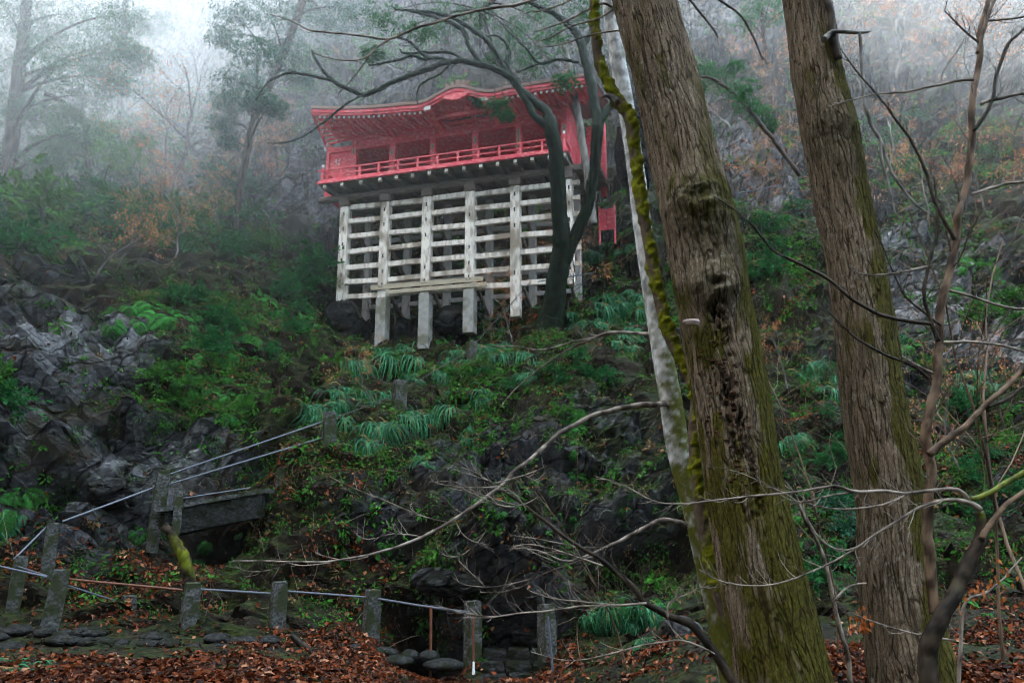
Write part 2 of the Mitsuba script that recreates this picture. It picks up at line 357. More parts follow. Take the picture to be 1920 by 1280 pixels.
D = rockm * (facets(PW, 2.4, 1.5, 1, (1.5, 1, .8)) * (1 + .3 * far) + facets(PW, .8, .75, 2, (1.5, 1, .8)) + facets(PW + warp * .2, .34, .26, 3, (1.4, 1, .8)))
D += far * facets(PW, 7, 3.0, 4, (1, 1, 1.5)) * .7
D += (1 - flat) * ((nz(P0, .28, 4, 11) - .5) * 1.9 + (nz(P0, 1.1, 4, 12) - .5) * .9)
D += flat * (nz(P0, .8, 4, 13) - .5) * .5
D += (nz(P0, 4.5, 3, 14) - .5) * .16
led = 1 - np.abs(2 * nz(PW, (.45, .45, .9), 3, 15) - 1)      # ledges and gullies
D += (1 - flat) * ((led - .75) * 1.5 + facets(PW, 1.1, .55, 6, (1.6, 1, .7)) * (1 - rockm))
bedc = -.5 * P0[..., 0] + .86 * P0[..., 2] - .2 * P0[..., 1] + 1.6 * (nz(P0, .3, 3, 41) - .5)
for per, am, sd in ((2.1, 1.25, 43), (.75, .42, 44)):          # broken beds that overhang one another
    fr = (bedc / per + 1.2 * nz(P0, .55 / per ** .5, 2, sd)) % 1
    D += rockm * am * (np.where(fr < .12, fr / .12, 1 - (fr - .12) / .88) - .5) * (.35 + 1.3 * nz(P0, .5, 2, sd + 5))
# hollows: the cave behind the steps, dark clefts of the left cliff, the gap under the bridge
def hollow(spec):
    out = np.zeros(X.shape)
    for px, py, rx, ry, dep in spec:
        c = hit0(px, py)[0]; k = depth(c) / FPX
        q = ((P0[..., 0] - c[0]) / (rx * k)) ** 2 + ((P0[..., 2] - c[2]) / (ry * k)) ** 2 + ((P0[..., 1] - c[1]) / (max(rx, ry) * k * 2.5)) ** 2
        out = np.maximum(out, dep * np.exp(-q ** 2))
    return out
D -= hollow([(820, 1170, 75, 60, 5.), (955, 1180, 75, 45, 4.5), (1060, 1120, 40, 60, 1.3), (230, 720, 90, 22, 1.2), (130, 770, 70, 30, 1.3), (250, 950, 60, 40, 1.7), (60, 900, 60, 40, 1.0), (270, 520, 60, 26, 1.0),
             (385, 1010, 70, 35, 1.5), (620, 450, 40, 90, 1.6), (350, 740, 80, 25, .8), (700, 600, 30, 50, 1.0), (1460, 600, 50, 60, 1.0), (870, 1080, 70, 30, 1.0)])
# keep clear of the temple and its stilts
TO, TPHI = np.array([-7.587, 33.569, 0.]), .295
TU, TW, TZ = np.array([math.cos(TPHI), -math.sin(TPHI), 0]), np.array([math.sin(TPHI), math.cos(TPHI), 0]), np.array([0, 0, 1.])
H = H0 + D
Pf = surf(X, S, H)
q = Pf - TO; qu, qw = q @ TU, q @ TW
lim = np.where(qw < 0, 7.1 + .2 * np.clip(qu - 2, 0, 9) + .3 * np.clip(-qw, 0, 9), 0)
inside = sstep(-1.2, -.6, qu) * (1 - sstep(11, 12, qu)) * sstep(-1.2, -.3, qw) * (1 - sstep(4.5, 5.2, qw)) * sstep(8.6, 9.2, Pf[..., 2]) * (1 - sstep(18.5, 19.5, Pf[..., 2]))
H = H - inside * np.clip(5.3 - qw, 0, 6) * 1.05
hit, HF = make_hit(H)
Pf = surf(X, S, H)
Hx, Hs = np.gradient(H, gx, gs)
Nf = unit(np.stack([-Hx, -1 - Hs, 1 - Hs], -1))
upness = Nf[..., 2]
mossm = np.clip(.25 + .75 * sstep(.1, .7, upness) + .5 * (nz(P0, .5, 3, 31) - .5), 0, 1) * (1 - .55 * sstep(45, 70, S))
mossm = np.maximum(mossm, blobs(P0, [(560, 800, 80, 1), (500, 850, 50, 1), (1120, 820, 90, .9), (250, 560, 60, .6), (700, 620, 50, .7), (1800, 520, 60, .9)]))
mossm *= 1 - .45 * blobs(P0, [(80, 650, 190, 1), (60, 800, 190, .8), (180, 890, 160, .8), (560, 330, 100, .8), (1700, 560, 130, .8)])
nX, nS = len(gx), len(gs)
ii, jj = np.meshgrid(np.arange(nX - 1), np.arange(nS - 1), indexing='ij')
a = (ii * nS + jj).ravel()
HILLF = np.vstack([np.stack([a, a + nS, a + nS + 1], 1), np.stack([a, a + nS + 1, a + 1], 1)])
PALE = blobs(P0, [(1700, 560, 170, 1), (1860, 640, 130, 1), (1650, 450, 100, .9), (1760, 460, 90, .8), (560, 330, 110, .8), (700, 170, 110, .7), (1380, 260, 110, .8), (1440, 350, 90, .8), (1340, 60, 120, .8), (90, 640, 120, .7), (230, 640, 80, .7), (200, 920, 90, .5), (330, 870, 70, .5), (1000, 100, 90, .5)])  # pale rock patches; on the left cliff they paint in wet sheen
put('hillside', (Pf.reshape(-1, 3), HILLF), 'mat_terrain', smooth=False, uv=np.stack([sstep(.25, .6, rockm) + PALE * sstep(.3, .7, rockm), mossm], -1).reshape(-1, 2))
tag('hillside', 'steep mossy rock slope rising into misty cliffs', kind='structure')

# unseen gorge side added behind the camera, raised to block sky light
ox, oy = np.meshgrid(np.linspace(-90, 90, 70), np.linspace(-75, -9, 60), indexing='ij')
OP = np.stack([ox, oy, -2.2 + 1.15 * np.maximum(-9.5 - oy, 0) ** 1.0], -1)
OP[..., 2] += (nz(OP, .12, 4, 3) - .5) * 9 * sstep(-9, -18, oy)
oi, oj = np.meshgrid(np.arange(69), np.arange(59), indexing='ij'); oa = (oi * 60 + oj).ravel()
put('sky_blocking_slope', (OP.reshape(-1, 3), np.vstack([np.stack([oa, oa + 60, oa + 61], 1), np.stack([oa, oa + 61, oa + 1], 1)])), 'mat_terrain', smooth=True, uv=np.stack([np.full(ox.size, .2), np.full(ox.size, .8)], -1))
tag('sky_blocking_slope', 'unseen gorge side added behind the camera to block sky light', kind='structure')

def normal_at(P):
    e = .12
    x, s = P[:, 0], P[:, 1] + P[:, 2]
    f = lambda a, b: HF(np.stack([a, b], -1))
    hx, hs = (f(x + e, s) - f(x - e, s)) / (2 * e), (f(x, s + e) - f(x, s - e)) / (2 * e)
    return unit(np.stack([-hx, -1 - hs, 1 - hs], -1))

_dist = np.linalg.norm(Pf, axis=-1)
_area = np.gradient(gx)[:, None] * np.gradient(gs)[None] * np.sqrt(1 + Hx ** 2 + 2 * np.abs(Hs) * 0 + (1 + Hs ** 2)) / 1.4
_vis = (np.abs(Pf[..., 0]) < .78 * Pf[..., 1] + 1.5) & (Pf[..., 1] > 6.5) & (S < 300)
def scatter(n, seed, w=None, p=1.8):
    rng = np.random.default_rng(seed)
    wt = _area * _vis / _dist ** p
    if w is not None: wt = wt * w
    c = np.cumsum(wt.ravel()); k = np.searchsorted(c, rng.random(n) * c[-1]); k = np.minimum(k, wt.size - 1)
    i, j = np.unravel_index(k, wt.shape)
    dx, ds = np.gradient(gx)[i], np.gradient(gs)[j]
    x, s = gx[i] + dx * (rng.random(n) - .5), gs[j] + ds * (rng.random(n) - .5)
    P = surf(x, s, HF(np.stack([x, s], -1)))
    return P, normal_at(P), rng
for k, m in list(scene.items()):
    if k.startswith('mat_') and m['type'] == 'principled': scene[k] = {'type': 'twosided', 'bsdf': m}
    elif k.startswith('mat_') and m['type'] == 'bumpmap' and m['bsdf']['type'] == 'principled': scene[k] = {'type': 'twosided', 'bsdf': m}
# ---------------------------------------------------------------- the red temple on its stilts (local axes: u along the front, w back, z up)
MT = np.eye(4); MT[:3, 0], MT[:3, 1], MT[:3, 3] = TU, TW, TO
def loc(m):
    V = np.asarray(m[0] if isinstance(m, tuple) else m.vertices); F = m[1] if isinstance(m, tuple) else m.faces
    return trimesh.Trimesh(V @ MT[:3, :3].T + MT[:3, 3], F, process=False)
def bx(u0, u1, w0, w1, z0, z1, c=.012):
    """A box with chamfered upright and long edges."""
    e = np.array([u1 - u0, w1 - w0, z1 - z0]); c = min(c, .3 * e.min())
    pts = []
    for s in np.ndindex(2, 2, 2):
        s = np.array(s) * 2 - 1
        for k in range(3):
            v = s * (e / 2 - c); v[k] = s[k] * e[k] / 2; pts.append(v)
    m = trimesh.convex.convex_hull(np.array(pts))
    return loc((m.vertices + [(u0 + u1) / 2, (w0 + w1) / 2, (z0 + z1) / 2], m.faces))
def beam(a, b, th, wd):
    """A squared beam from a to b (local), th thick upright, wd wide."""
    a, b = np.array(a, float), np.array(b, float); d = unit(b - a)
    s = np.cross(d, [0, 0, 1.]); s = unit(s) if np.linalg.norm(s) > 1e-6 else np.array([1., 0, 0]); t = np.cross(s, d)
    V = np.array([p + s * i * wd / 2 + t * j * th / 2 for p in (a, b) for i, j in ((-1, -1), (1, -1), (1, 1), (-1, 1))])
    F = np.array([[0, 3, 2], [0, 2, 1], [4, 5, 6], [4, 6, 7], [0, 1, 5], [0, 5, 4], [1, 2, 6], [1, 6, 5], [2, 3, 7], [2, 7, 6], [3, 0, 4], [3, 4, 7]])
    return loc((V, F))
tp = tag(key('temple'), 'red wooden temple hall standing on a tall white lattice of stilts against the cliff', 'temple')
rt = np.random.default_rng(11)
UPU = [0.06, 2.03, 4.03, 6.07, 8.07, 10.11]
# stilts, front and back row
foot = [9.05, 7.2, 7.35, 7.9, 8.45, 9.6]
for i in range(6):
    u = .1 + 2 * i + (.33 if i == 5 else 0); hw = .2 if i < 5 else .12
    top = 13.66
    if i in (1, 2, 3):
        k = part(tp, 'stilt', bx(u - hw, u + hw, -.2, .2, 9.13, top), 'mat_white', 'white weathered stilt on a concrete footing' if i == 1 else None)
        part(k, 'footing', bx(u - hw - .035, u + hw + .035, -.24, .24, foot[i] - .6, 9.13), 'mat_concrete')
    else:
        k = part(tp, 'stilt', bx(u - hw, u + hw, -.2, .2, foot[i] - .6, top), 'mat_white')
    part(tp, 'post_cap', bx(u - hw - .06, u + hw + .06, -.27, .27, 13.52, 13.98, .05), 'mat_timber')
    for z in (13.2, 12.5, 11.8, 11.05, 10.35, 9.75):
        if rt.random() < .7:
            part(k, 'mortise', bx(u - .035, u + .035, -.204, -.19, z - .13, z + .05), 'mat_dark')
for i in range(6):
    u = .3 + 2 * i
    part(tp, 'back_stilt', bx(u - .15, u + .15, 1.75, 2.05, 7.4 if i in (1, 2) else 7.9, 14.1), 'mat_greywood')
    part(tp, 'brace', beam((u, .2, 9.4), (u, 1.75, 8.55), .16, .1), 'mat_timber')
    part(tp, 'brace', beam((u, .2, 11.4), (u, 1.75, 10.5), .16, .1), 'mat_timber')
    part(tp, 'brace', beam((u, .2, 12.9), (u, 1.75, 12.0), .16, .1), 'mat_timber')
RZ = [13.5, 12.84, 12.13, 11.41, 10.7, 10.0, 9.33]
for j, z in enumerate(RZ):
    for i in range(5):
        u0 = .1 + 2 * i + .2; u1 = .1 + 2 * (i + 1) - .2 + (.13 if i == 4 else 0)
        z0 = z + rt.normal() * .02; t = .012 * rt.normal()
        part(tp, 'crossbeam', beam((u0 - .02, 0, z0 - .02 * i + t), (u1 + .02, 0, z0 - .02 * (i + 1) - t), .2 + .02 * rt.random(), .16), 'mat_white')
    if j < 6: part(tp, 'end_stub', beam((10.55, 0, z - .1), (10.85, 0, z - .1), .18, .14), 'mat_white')
for j, z in enumerate((12.5, 11.4, 10.35, 9.35)):
    for i in range(5):
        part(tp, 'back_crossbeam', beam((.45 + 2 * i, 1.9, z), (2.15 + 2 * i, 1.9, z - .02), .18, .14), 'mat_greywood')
part(tp, 'plank', beam((1.62, -.25, 9.58), (6.75, -.25, 9.55), .2, .06), 'mat_plank', 'newer tan plank bolted across the stilts')
part(tp, 'plank', beam((2.4, -.245, 9.33), (6.9, -.245, 9.31), .17, .05), 'mat_plank')
for u in (2.1, 4.1, 6.1):
    for d in (-.07, .07): part(tp, 'bolt', bx(u + d - .025, u + d + .025, -.3, -.28, 9.56, 9.61), 'mat_steel')
# log beam under the joists, joists with pale ends, deck
V, F, _, _ = tube(np.stack([np.linspace(-1.2, 11.1, 40), np.full(40, -.12), np.linspace(13.98, 13.98, 40)], 1), .17 + .012 * rt.normal(size=40), 10)
part(tp, 'log_beam', loc((V, F)), 'mat_timber', 'long grey log beam under the veranda')
part(tp, 'log_beam', loc((V + [0, 1.95, .05], F)), 'mat_timber')
JU = [-.55, .31, 1.25, 2.17, 2.95, 3.71, 4.5, 5.28, 6.08, 6.82, 7.57, 8.33, 9.06, 9.8, 10.4]
for u in JU:
    k = part(tp, 'joist', bx(u - .085, u + .085, -.88, 2.5, 14.15, 14.38), 'mat_timber')
    part(k, 'joist_end', bx(u - .075, u + .075, -.895, -.878, 14.23, 14.36), 'mat_white')
for i in range(28):
    w = -.86 + i * .16
    part(tp, 'floorboard', bx(-.85, 10.55, w, w + .15, 14.385, 14.43, .004), 'mat_timber')
part(tp, 'edge_beam', bx(-.9, 10.58, -.97, -.86, 14.40, 14.53), 'mat_red')
part(tp, 'edge_board', bx(-.82, 10.52, -.94, -.84, 14.534, 14.60), 'mat_red')
# railing
part(tp, 'top_rail', bx(-.95, 10.62, -.92, -.84, 15.02, 15.09, .02), 'mat_red', 'red veranda top rail')
part(tp, 'middle_rail', bx(-.8, 10.5, -.9, -.85, 14.78, 14.84), 'mat_red')
for i, u in enumerate(np.linspace(-.68, 10.42, 13)):
    part(tp, 'rail_post', bx(u - .045, u + .045, -.925, -.835, 14.6, 15.02), 'mat_red')
for u in (-.68, 10.42):
    part(tp, 'post_tip', bx(u - .055, u + .055, -.94, -.825, 15.2, 15.33, .03), 'mat_cap')
    part(tp, 'corner_post', bx(u - .05, u + .05, -.93, -.83, 15.09, 15.2), 'mat_red')
for z in (15.05, 14.8): part(tp, 'side_rail', beam((-.68, -.84, z), (-.68, .6, z), .06, .06), 'mat_red')
for z in (15.05, 14.8): part(tp, 'side_rail', beam((10.42, -.84, z), (10.42, .6, z), .06, .06), 'mat_red')
# front posts, lintels, walls
for i, u in enumerate(UPU):
    k = part(tp, 'column', bx(u - .145, u + .145, .50, .78, 14.43, 17.34, .02), 'mat_red')
    for z in ((16.2,) if i != 4 else (16.28, 15.98, 15.7)) if i else (16.55,):
        s = part(k, 'paper_slip', bx(u - .07, u + .06, .492, .502, z - .13, z + .17, .001), 'mat_plank', 'weathered paper slip with a line of dark characters')
        for q in range(4): part(k, 'slip_writing', bx(u - .03, u + .02 + .01 * (q % 2), .4885, .493, z - .1 + q * .06, z - .07 + q * .06, .001), 'mat_dark')
part(tp, 'column', bx(-1.4, -1.22, .52, .74, 14.43, 16.95, .02), 'mat_red')
part(tp, 'lintel', bx(-1.3, 10.2, .5, .8, 16.62, 16.84), 'mat_red', 'red lintel over the open bays')
part(tp, 'upper_beam', bx(-.1, 10.25, .49, .81, 17.12, 17.32), 'mat_red')
part(tp, 'lintel_wall', bx(-.05, 10.18, .6, .68, 16.84, 17.12), 'mat_red')
part(tp, 'sill_beam', bx(-1.3, 10.2, .53, .75, 14.431, 14.62), 'mat_red')
for q in range(4):
    part(tp, 'wing_panel', bx(-1.22 + q * .29, -1.22 + q * .29 + .282, .6, .64, 14.62, 16.62, .006), 'mat_red')
part(tp, 'panel_rail', bx(-1.22, -.06, .57, .6, 16.45, 16.56), 'mat_red')
for u, z, h in ((-.92, 16.1, .2), (-.75, 16.2, .1), (-.76, 16.0, .1)): part(tp, 'paper_scrap', bx(u, u + .06, .585, .598, z, z + h, .001), 'mat_cap')
part(tp, 'corner_bracket', bx(-1.42, -1.2, .42, .5, 16.98, 17.1), 'mat_cap')
part(tp, 'corner_bracket', bx(-1.46, -1.36, .4, .5, 16.75, 16.92), 'mat_cap')
part(tp, 'beam_nose', bx(-.1, .14, .36, .49, 17.3, 17.5), 'mat_cap')
part(tp, 'beam_nose', bx(9.95, 10.2, .36, .49, 17.25, 17.45), 'mat_cap')
for u in UPU[1:5]:   # brackets under the eaves
    part(tp, 'bracket_arm', beam((u, .6, 17.1), (u, -.5, 17.42), .16, .13), 'mat_red')
    part(tp, 'bracket_block', bx(u - .13, u + .13, .35, .5, 17.0, 17.12), 'mat_red')
part(tp, 'back_wall', bx(-1.35, 10.25, 3.2, 3.3, 14.43, 17.6), 'mat_red')
part(tp, 'end_wall', bx(-1.42, -1.36, .74, 3.2, 14.43, 17.2), 'mat_red')
part(tp, 'end_wall', bx(10.2, 10.28, .76, 3.2, 14.43, 17.4), 'mat_red')
for i in range(5): part(tp, 'ceiling_board', bx(-1.3 + 2.3 * i, .98 + 2.3 * i, .82, 3.18, 17.0, 17.05), 'mat_red')
for u in UPU: part(tp, 'inner_column', bx(u - .1, u + .1, 2.9, 3.1, 14.43, 17.0), 'mat_red')
# eaves
def eave_z(u):
    u = np.asarray(u, float)
    z = 17.25 + .58 * np.clip((4.2 - u) / 5.25, 0, 1.3) ** 1.8
    x = np.clip(np.abs(u - 5.85) / 1.55, 0, 1)
    return z + .44 * (.5 + .5 * np.cos(np.pi * x)) - .05 * np.exp(-((np.abs(u - 5.85) - 1.75) / .35) ** 2)
uu = np.linspace(-1.06, 11.75, 110)
def strip(w0, w1, zlo, zhi, us=uu):
    """A board that follows the eave line: between offsets zlo and zhi, w0 to w1."""
    e = eave_z(us); n = len(us)
    V = np.vstack([np.stack([us, np.full(n, w), e + z], 1) for w, z in ((w0, zlo), (w0, zhi), (w1, zhi), (w1, zlo))])
    F = []
    for a, b in ((0, 1), (1, 2), (2, 3), (3, 0)):
        i = np.arange(n - 1)
        F += [np.stack([a * n + i, b * n + i + 1, a * n + i + 1], 1), np.stack([a * n + i, b * n + i, b * n + i + 1], 1)]
    F.append(np.array([[0, 2 * n, n], [0, 3 * n, 2 * n], [n - 1, 2 * n - 1, 3 * n - 1], [n - 1, 3 * n - 1, 4 * n - 1]]))
    return loc((V, np.vstack(F)))
part(tp, 'eave_board', strip(-1.5, -1.42, -.14, .0), 'mat_red', 'red eave board swelling into a curved gable')
part(tp, 'eave_board', strip(-1.44, -1.34, -.24, -.145), 'mat_red')
ro = part(tp, 'roof', strip(-1.56, -1.3, .004, .13), 'mat_roof', 'brown layered roof edge above the eaves')
n_ = len(uu)
V = np.vstack([np.stack([uu, np.full(n_, w), eave_z(uu) * k1 + (1 - k1) * 17.35 + dz], 1) for w, k1, dz in ((-1.54, 1, .124), (-.4, .8, .3), (1.2, .3, .62), (3.4, 0, .95), (3.4, 0, .7), (-1.5, .9, -.03))])
F = []
for a in range(5):
    i = np.arange(n_ - 1); F += [np.stack([a * n_ + i, a * n_ + i + 1, a * n_ + n_ + i + 1], 1), np.stack([a * n_ + i, a * n_ + n_ + i + 1, a * n_ + n_ + i], 1)]
part(ro, 'roof_surface', loc((V, np.vstack(F))), 'mat_roof')
part(tp, 'soffit', loc((lambda m: m)((np.vstack([np.stack([uu, np.full(n_, w), eave_z(uu) * k1 + (1 - k1) * 17.35 + dz], 1) for w, k1, dz in ((-1.4, 1, -.12), (.6, .15, .06))]),
     np.vstack([np.stack([np.arange(n_ - 1), np.arange(n_ - 1) + 1, np.arange(n_ - 1) + 1 + n_], 1), np.stack([np.arange(n_ - 1), np.arange(n_ - 1) + 1 + n_, np.arange(n_ - 1) + n_], 1)])))), 'mat_red')
for u in np.arange(-.7, 11.65, .245):
    if abs(u - 5.85) < 1.25: continue
    z = float(eave_z(u)) - .3
    k = part(tp, 'rafter', beam((u, -1.33, z), (u, .5, 17.22 + .15 * (z - 17)), .1, .09), 'mat_red')
    if not (2.6 < u < 3.0 or 7.6 < u < 8.0): part(k, 'rafter_end', bx(u - .05, u + .05, -1.352, -1.332, z - .055, z + .055, .006), 'mat_cap')
for i, w in enumerate(np.arange(-1.1, .5, .25)):   # rafters that turn the left corner
    part(tp, 'corner_rafter', beam((-.95 - .2 * (w + 1.1), w, 17.5 - .3 * (w + 1.1)), (.2, w + .15, 17.25), .09, .08), 'mat_red')
    part(tp, 'rafter_end', bx(-1.0 - .2 * (w + 1.1), -.96 - .2 * (w + 1.1), w - .04, w + .04, 17.46 - .3 * (w + 1.1), 17.55 - .3 * (w + 1.1), .006), 'mat_cap')
part(tp, 'verge_board', beam((-1.06, -1.45, 17.72), (-1.46, .7, 16.98), .16, .06), 'mat_red')
for u in (4.55, 7.15):
    part(tp, 'gable_beam', beam((u, -1.4, 17.0), (u + .0, .5, 16.95), .2, .2), 'mat_red')
    part(tp, 'gable_beam_end', bx(u - .16, u + .16, -1.44, -1.405, 16.93, 17.12, .02), 'mat_cap')
part(tp, 'gable_tie', beam((4.55, -.6, 16.95), (7.15, -.6, 16.95), .16, .14), 'mat_red')
part(tp, 'gable_strut', bx(5.78, 5.92, -.68, -.54, 17.03, 17.5), 'mat_red')
# pendant under the curved gable and the ornament on top of it
th = np.linspace(-1, 1, 49)
lo = -.22 - .20 * (1 - np.abs(th) ** 1.6) - .045 * np.abs(np.cos(th * 3 * np.pi))
hi = -.10 - .0 * th
pg = Polygon(np.vstack([np.stack([th * .62, lo], 1), np.stack([th[::-1] * .62, hi[::-1] - .12 * np.abs(th[::-1])], 1)]).tolist()).buffer(0)
m = trimesh.creation.extrude_polygon(pg, .07, engine='earcut')
V = np.stack([m.vertices[:, 0] + 5.85, -1.48 + m.vertices[:, 2], m.vertices[:, 1] + 17.62], 1)
part(tp, 'gable_pendant', loc((V, m.faces[:, ::-1])), 'mat_red', 'scalloped red pendant under the gable')
orn = part(tp, 'ridge_ornament', bx(5.45, 6.25, -1.3, -1.0, 17.83, 17.95, .03), 'mat_roof', 'faded pinkish ridge ornament over the gable')
for i in range(-2, 3):
    h = .26 - .07 * abs(i)
    part(orn, 'ornament_leaf', beam((5.85 + i * .2, -1.15, 17.97), (5.85 + i * .27, -1.15, 18.0 + h), .12, .17), 'mat_roof')
# right-hand return of the hall and the stair enclosure below it
part(tp, 'side_wall', bx(10.6, 11.5, 2.9, 3.0, 14.4, 17.4), 'mat_red')
part(tp, 'side_column', bx(11.3, 11.5, 2.6, 2.8, 13.8, 17.5), 'mat_red')
part(tp, 'side_beam', bx(10.3, 11.5, 2.6, 2.75, 16.5, 16.7), 'mat_red')
part(tp, 'side_deck', bx(10.6, 11.6, .8, 3, 14.2, 14.4), 'mat_timber')
for i in range(2): part(tp, 'stair_panel', bx(11.15 + .3 * i, 11.435 + .3 * i, 2.9, 2.96, 12.3, 13.3), 'mat_red')
for u in (11.12, 11.8): part(tp, 'stair_post', bx(u - .04, u + .04, 2.8, 2.9, 11.6, 13.4), 'mat_red')

# ---------------------------------------------------------------- trunks and branches
BRK = dict(grey=((.07, .065, .06), (.26, .245, .225)), brown=((.035, .020, .012), (.20, .13, .085)), pale=((.36, .35, .35), (.74, .73, .73)), dark=((.010, .008, .006), (.055, .038, .026)),
           wet=((.05, .036, .028), (.34, .28, .23)), mossy=((.035, .045, .010), (.15, .17, .025)), teal=((.003, .006, .003), (.010, .022, .010)), fog=((.05, .045, .04), (.14, .125, .11)))
MOSS = ((.03, .04, .004), (.18, .20, .014))
def px_path(rows, d, n, off=0):
    """rows (px, py, width px[, d]) -> points and radii in the world."""
    rows = np.array([list(r) + [d] * (4 - len(r)) for r in rows], float)
    P = at(rows[:, 0], rows[:, 1], rows[:, 3]); R = rows[:, 2] / 2 * depth(P) / FPX
    q = spline(np.hstack([P, R[:, None]]), n)
    return q[:, :3], np.maximum(q[:, 3], .002)
def bark_uv(th, L, R):
    return np.stack([th * R, L], -1)
def limb(P, R, kind, sides=7, moss=0., rough=.1, seed=0, mossdir=None):
    """A branch as (V, F, C) with uneven bark."""
    P = P + (np.stack([nz(P, 2.6, 3, seed + k) for k in (31, 32, 33)], -1) - .5) * np.minimum(.09, 3 * R[:, None] + .012) * np.minimum(1, np.arange(len(P)) / 6)[:, None]
    V, F, th, L = tube(P, R, sides)
    j = nz(V, 9, 2, seed) - .5
    c0 = P[np.clip((L / (L.max() + 1e-9) * (len(P) - 1)).round().astype(int), 0, len(P) - 1)]
    V = V + (V - c0) * (j * 2 * rough)[:, None]
    a, b = BRK[kind]
    C = mixc(a, b, sstep(.3, .7, nz(V, (16, 16, 7), 3, seed + 3)))
    if moss:
        m = sstep(.35, .6, nz(V, 3.5, 3, seed + 5) + moss - .5)
        C = mixc(C, 1, 0) * (1 - m[:, None]) + mixc(*MOSS, nz(V, 30, 2, 9)) * m[:, None]
    return V, F, C
def twigs(P, R, n, rng, ln, kind='wet', up=.5, r0=.004, sub=2, spread=1.0, lo=.15):
    """Side twigs of a branch, bending upward, each with finer ones."""
    out = []
    Tn, U, W = frames(P); m = len(P)
    L = max(np.linalg.norm(np.diff(P, axis=0), axis=1).sum(), 1e-6)
    for k in range(n):
        t = lo + (1 - lo) * (k + rng.random()) / n; i = min(int(t * (m - 1)), m - 1)
        a = rng.random() * 2 * np.pi
        d = unit(Tn[i] * (.5 + .5 * rng.random()) + spread * (.75 * (U[i] * math.cos(a) + W[i] * math.sin(a))) + np.array([0, 0, .15]))
        l = ln * (.4 + .8 * rng.random()) * (1.1 - .55 * t); r = min(r0 * (.7 + .6 * rng.random()), R[i] * .7)
        q = [P[i]]; ns = 7
        for s in range(ns):
            d = unit(d + np.array([0, 0, up * .16]) + rng.normal(size=3) * .11); q.append(q[-1] + d * l / ns)
        q = np.array(q); rr = np.linspace(r, r * .4, len(q))
        V, F, _, _ = tube(q, rr, 4)
        a_, b_ = BRK[kind]; out.append((V, F, np.broadcast_to(mixc(a_, b_, rng.random()), (len(V), 3))))
        if sub: out += twigs(q, rr, sub, rng, l * .5, kind, up, r * .65, 0, spread, .3)
    return out
